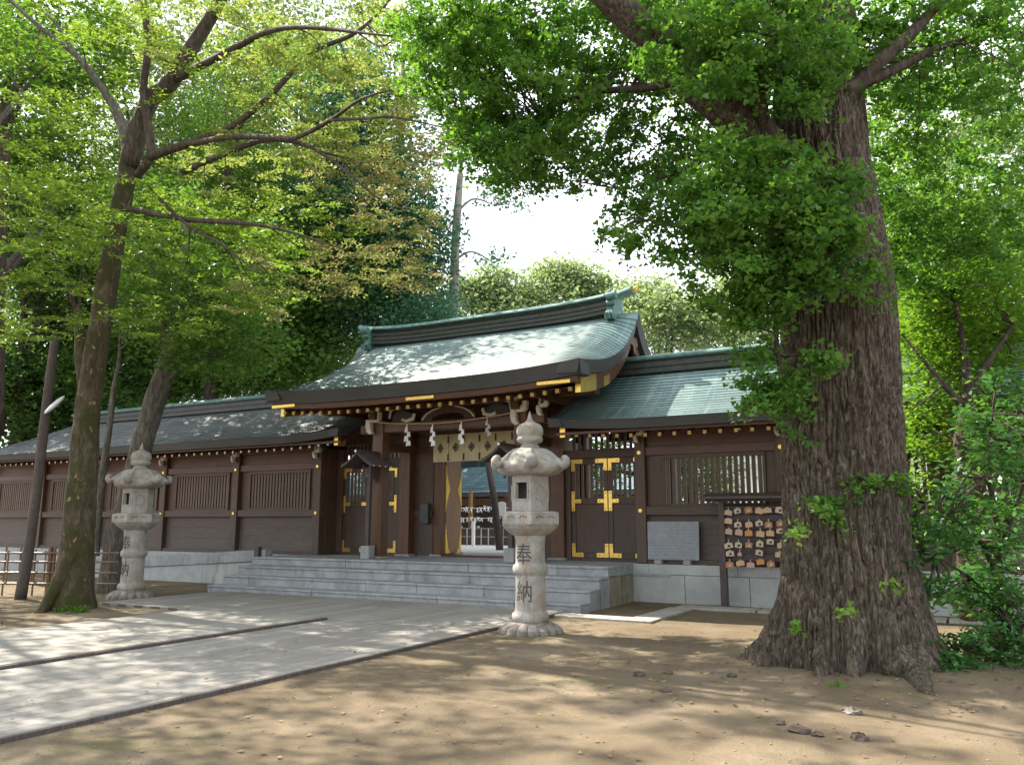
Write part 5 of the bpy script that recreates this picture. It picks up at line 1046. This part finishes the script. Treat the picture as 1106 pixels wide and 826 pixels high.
trunk_tree('broadleaf_tree', 'tall tree standing close behind the left wall, its high crown over the gate roof side', 'tree',
    [([(-23.5,20.2,.7),(-23.3,20.0,6),(-22.6,19.4,11),(-21.5,18.6,15)], [.3,.26,.2,.08]), ([(-22.9,19.6,9),(-21.3,18.2,12),(-19.5,17.2,14)], [.12,.08,.03])], None, 'lf_mid', .12, 40, (.35,.35,.12), 'bark_limb', 94, 'trees behind the left wall',
    ells=[((-20.6,17.4,14.2),(2.4,1.8,1.5),70),((-23.2,17.2,12.6),(2.2,1.8,1.4),60),((-19.4,18.0,16.4),(2.2,1.8,1.5),60),((-22.6,18.6,16.6),(2.4,2,1.6),36)], twn=40, shell=.2, tr0=.03)
# tall lopped trunk behind the gate
trunk_tree('lopped_tree', 'tall bare grey trunk with a lopped top, standing behind the gate roof', 'tree',
    [([at(488,470,32), at(489,345,32), at(491,290,32), at(494,230,32), at(497,188,32)], [.22,.2,.18,.16,.12]), ([at(497,192,32), at(499,175,32), at(503,160,32)], [.1,.06,.02]), ([at(494,228,32), at(512,215,32), at(535,222,32)], [.06,.04,.02]), ([at(492,280,32), at(510,272,32), at(534,284,32)], [.06,.04,.02]), ([at(490,322,32), at(478,326,32), at(462,324,32)], [.05,.03,.02])],
    [(535,215,18,10,31,33,9),(530,278,16,7,31,33,7),(478,330,16,20,31,33,14),(484,250,10,20,31,33,8),(560,222,14,6,31,33,5)], 'lf_blue', .13, 26, (.3,.3,.1), 'bark_pale', 61, twn=40)
# round trees beyond the courtyard
G2 = 'round trees beyond the courtyard'
bgtree('pale round tree just right of the tall bare trunk, beyond the gate roof', 530, 46, 11, [(515,330,1.6,1.6,110),(535,308,1.3,1.1,70),(505,312,1.0,.9,40),(548,335,2.0,1.5,100)], 'lf_far_haze', 62, size=.21, group=G2, sig=(.42,.42,.3), dens=.75, shell=.2)
bgtree('highest round light green tree beyond the middle of the gate roof', 605, 48, 13, [(600,300,1.5,1.1,90),(572,318,1.7,1.4,90),(630,306,1.4,1.0,70),(655,325,1.8,1.4,110),(610,330,2.6,1.7,150),(560,340,1.8,1.3,90)], 'lf_far_haze', 63, size=.21, group=G2, sig=(.42,.42,.3), dens=.75, shell=.2)
bgtree('darker round tree beyond the right end of the gate ridge', 715, 42, 11, [(700,322,1.5,1.1,90),(727,335,1.4,1.2,80),(690,345,2.0,1.4,100),(752,352,1.6,1.3,90),(775,375,2.2,1.6,100),(720,355,1.8,1.2,90)], 'lf_far_haze', 64, size=.18, group=G2, sig=(.38,.38,.26), dens=.85, shell=.2)
bgtree('light tree beyond the right wall, partly behind the big trunk', 830, 40, 12, [(820,330,3.0,2.4,160),(880,330,2.6,3,80),(780,340,1.6,1.5,50)], 'lf_far_haze', 65, size=.17, group=G2)
bgtree('yellow-green sunny tree beyond the wall right of the big trunk', 1010, 32, 12, [(1000,330,2.6,2.2,150),(1060,280,2.8,2.4,150),(1110,330,2.4,3,120),(1000,420,1.8,1.6,60)], 'lf_far_haze', 66, size=.15, group=G2)
bgtree('tall sunlit tree crown beyond the ginkgo, upper right corner', 1080, 30, 18, [(1060,200,3.2,2.4,150),(1000,130,3,2.4,90),(1120,120,3,3,90)], 'lf_far_haze', 68, size=.16, group=G2)
hb_ = bgtree('dark bushes above the blue roof seen through the doorway', 520, 46, 5, [(500,485,2.6,1.5,120),(560,490,2.6,1.5,100)], 'lf_mid', 67, size=.15, group=G2, twn=20, name='bush')
hb_['category'] = 'bush'
bgtree('added leafy bush breaking up the brightness between the slats of the right wall', 745, 24, 4.2, [(725,500,1.0,.9,60),(760,515,1.1,1.0,70),(640,500,.9,.8,40)], 'lf_mid', 69, size=.12, group='bushes added behind the slats', sig=(.25,.25,.2), twn=15, name='bush')['category'] = 'bush'  # bush put in to block part of the brightness behind the slats
bgtree('mid green small tree right of the big trunk, in front of the wall', 1090, 16, 6.5, [(1060,400,1.2,1.2,110),(1100,310,1.4,1.3,110),(1020,300,1.1,1.1,80),(1000,250,1.0,1.0,60),(1110,480,1.0,1.0,60)], 'lf_mid', 97, size=.10, per=30, tr_=.12, group='small trees right of the big trunk', sig=(.22,.22,.12), twn=40)
# right side: small trees and glossy shrubs
trunk_tree('small_maple', 'small dark-stemmed tree with backlit lime green leaves, right of the big trunk', 'tree',
    [([at(1047,668,11.5), at(1043,600,11.5), at(1040,530,11.5), at(1040,470,11.6), at(1046,425,11.7), at(1040,370,11.9), at(1030,310,12)], [.13,.11,.10,.11,.08,.04,.02]), ([at(1046,430,11.7), at(1065,395,11.8), at(1095,350,12)], [.07,.05,.02]), ([at(1042,440,11.6), at(1015,410,11.8), at(990,380,12)], [.06,.04,.015]), ([at(1041,520,11.5), at(1070,505,11.2), at(1106,480,11)], [.03,.02,.01])],
    [(1010,430,45,70,12,15.5,210),(1060,340,65,65,12,15,260),(1010,330,45,40,12,15,90),(985,520,18,40,12.5,15,24),(1010,560,25,25,12.5,15,26),(1080,470,40,50,12,14.5,70),(1000,360,50,30,12,15,60)], 'lf_lime', .09, 28, (.22,.22,.07), 'bark_limb', 71, up=1.0)
trunk_tree('glossy_shrub', 'tall glossy dark green shrub crowding the right edge beside the big trunk', 'shrub',
    [([at(1082,700,10), at(1080,640,10), at(1076,570,9.9), at(1068,500,9.8), at(1075,420,9.8)], [.05,.045,.04,.03,.012]), ([at(1080,640,10), at(1062,590,9.6), at(1030,560,9.3), at(1000,545,9.0)], [.03,.025,.015,.006]), ([at(1078,600,9.9), at(1100,540,9.8), at(1120,480,9.8)], [.03,.02,.01]), ([at(1080,650,10), at(1050,625,9.5), at(1010,600,9.0)], [.025,.018,.006])],
    [(1065,540,52,60,9,10.8,85),(1085,450,45,50,9.2,11,55),(1000,585,55,20,8.7,9.4,34),(1045,640,55,22,9,10,40),(1085,620,35,45,9.2,10.5,40),(975,560,30,16,8.6,9.0,16),(960,610,22,8,8.5,8.9,7),(1000,640,22,12,8.6,9,12)], 'lf_gloss', .085, 20, (.10,.10,.06), 'bark_limb', 72, up=.8, shape='oval')
trunk_tree('low_shrub', 'low leafy shrub on the mound at the foot of the big trunk, right edge', 'shrub',
    [([at(1060,735,8.6), at(1052,715,8.6), at(1040,700,8.5)], [.02,.015,.006]), ([at(1060,735,8.6), at(1080,705,8.7), at(1100,690,8.8)], [.02,.015,.006]), ([at(1060,735,8.6), at(1030,715,8.3), at(1020,705,8.2)], [.015,.01,.005])],
    [(1080,695,36,22,8.4,9.4,60),(1040,695,26,12,8.2,8.8,22),(1090,660,26,22,8.8,9.6,46),(1032,716,18,10,8.1,8.4,16)], 'lf_gloss', .07, 18, (.075,.075,.045), 'bark_limb', 73, up=.8, shape='oval', twn=60)
P, rv, tw = vol([(1000,735,70,14,7.9,8.6,16),(1060,745,50,12,8,8.6,12)], 6, (.05,.05,.01), GR)
P[:,2] = gz(P[:,0], P[:,1])+.03+GR.random(len(P))*.04; tag(leaves('seedlings', M['lf_gloss'], None, P, .05, 'oval', up=1.5, rv=rv, seed=75), kind='stuff')
# tall trees left of and behind the visitor that throw the dappled shade
def shade_tree(label, x, y, h, R_, n, seed, mat='lf_mid', size=.13):
    r = np.random.default_rng(seed); b0 = np.array((x, y, 0.)); limbs = [([b0, b0+(.1,.2,h*.4), b0+(0,.1,h*.75), b0+(0,0,h)], [.3,.25,.18,.06])]; el = []
    for k in range(6):
        a = k*1.05+seed; c = b0+np.array((math.cos(a)*R_*.55, math.sin(a)*R_*.55, h+r.uniform(-2,1.5))); el.append((c, (R_*.5, R_*.5, 1.3), n//6)); limbs.append(([b0+(0,.1,h*.6), c-(0,0,.8), c], [.12,.08,.03]))
    trunk_tree('shade_tree', label, 'tree', limbs, None, mat, size, 62, (.55,.55,.15), 'bark_grey', seed, 'tall trees left of the path', .9, 'kite', el, 40, 10, .2)
shade_tree('tall broad tree outside the left edge, nearest the camera', -17.5, 2.5, 11.5, 5.0, 200, 81)
shade_tree('tall broad tree outside the left edge, beside the fence', -23.5, 9.0, 13.0, 5.5, 210, 82)
shade_tree('tall broad tree left of the camera, close to the path', -12.5, -2.5, 10.5, 4.5, 125, 83)
shade_tree('tall broad tree at the far left corner of the wall', -27.5, 14.0, 14.0, 5.0, 110, 84)
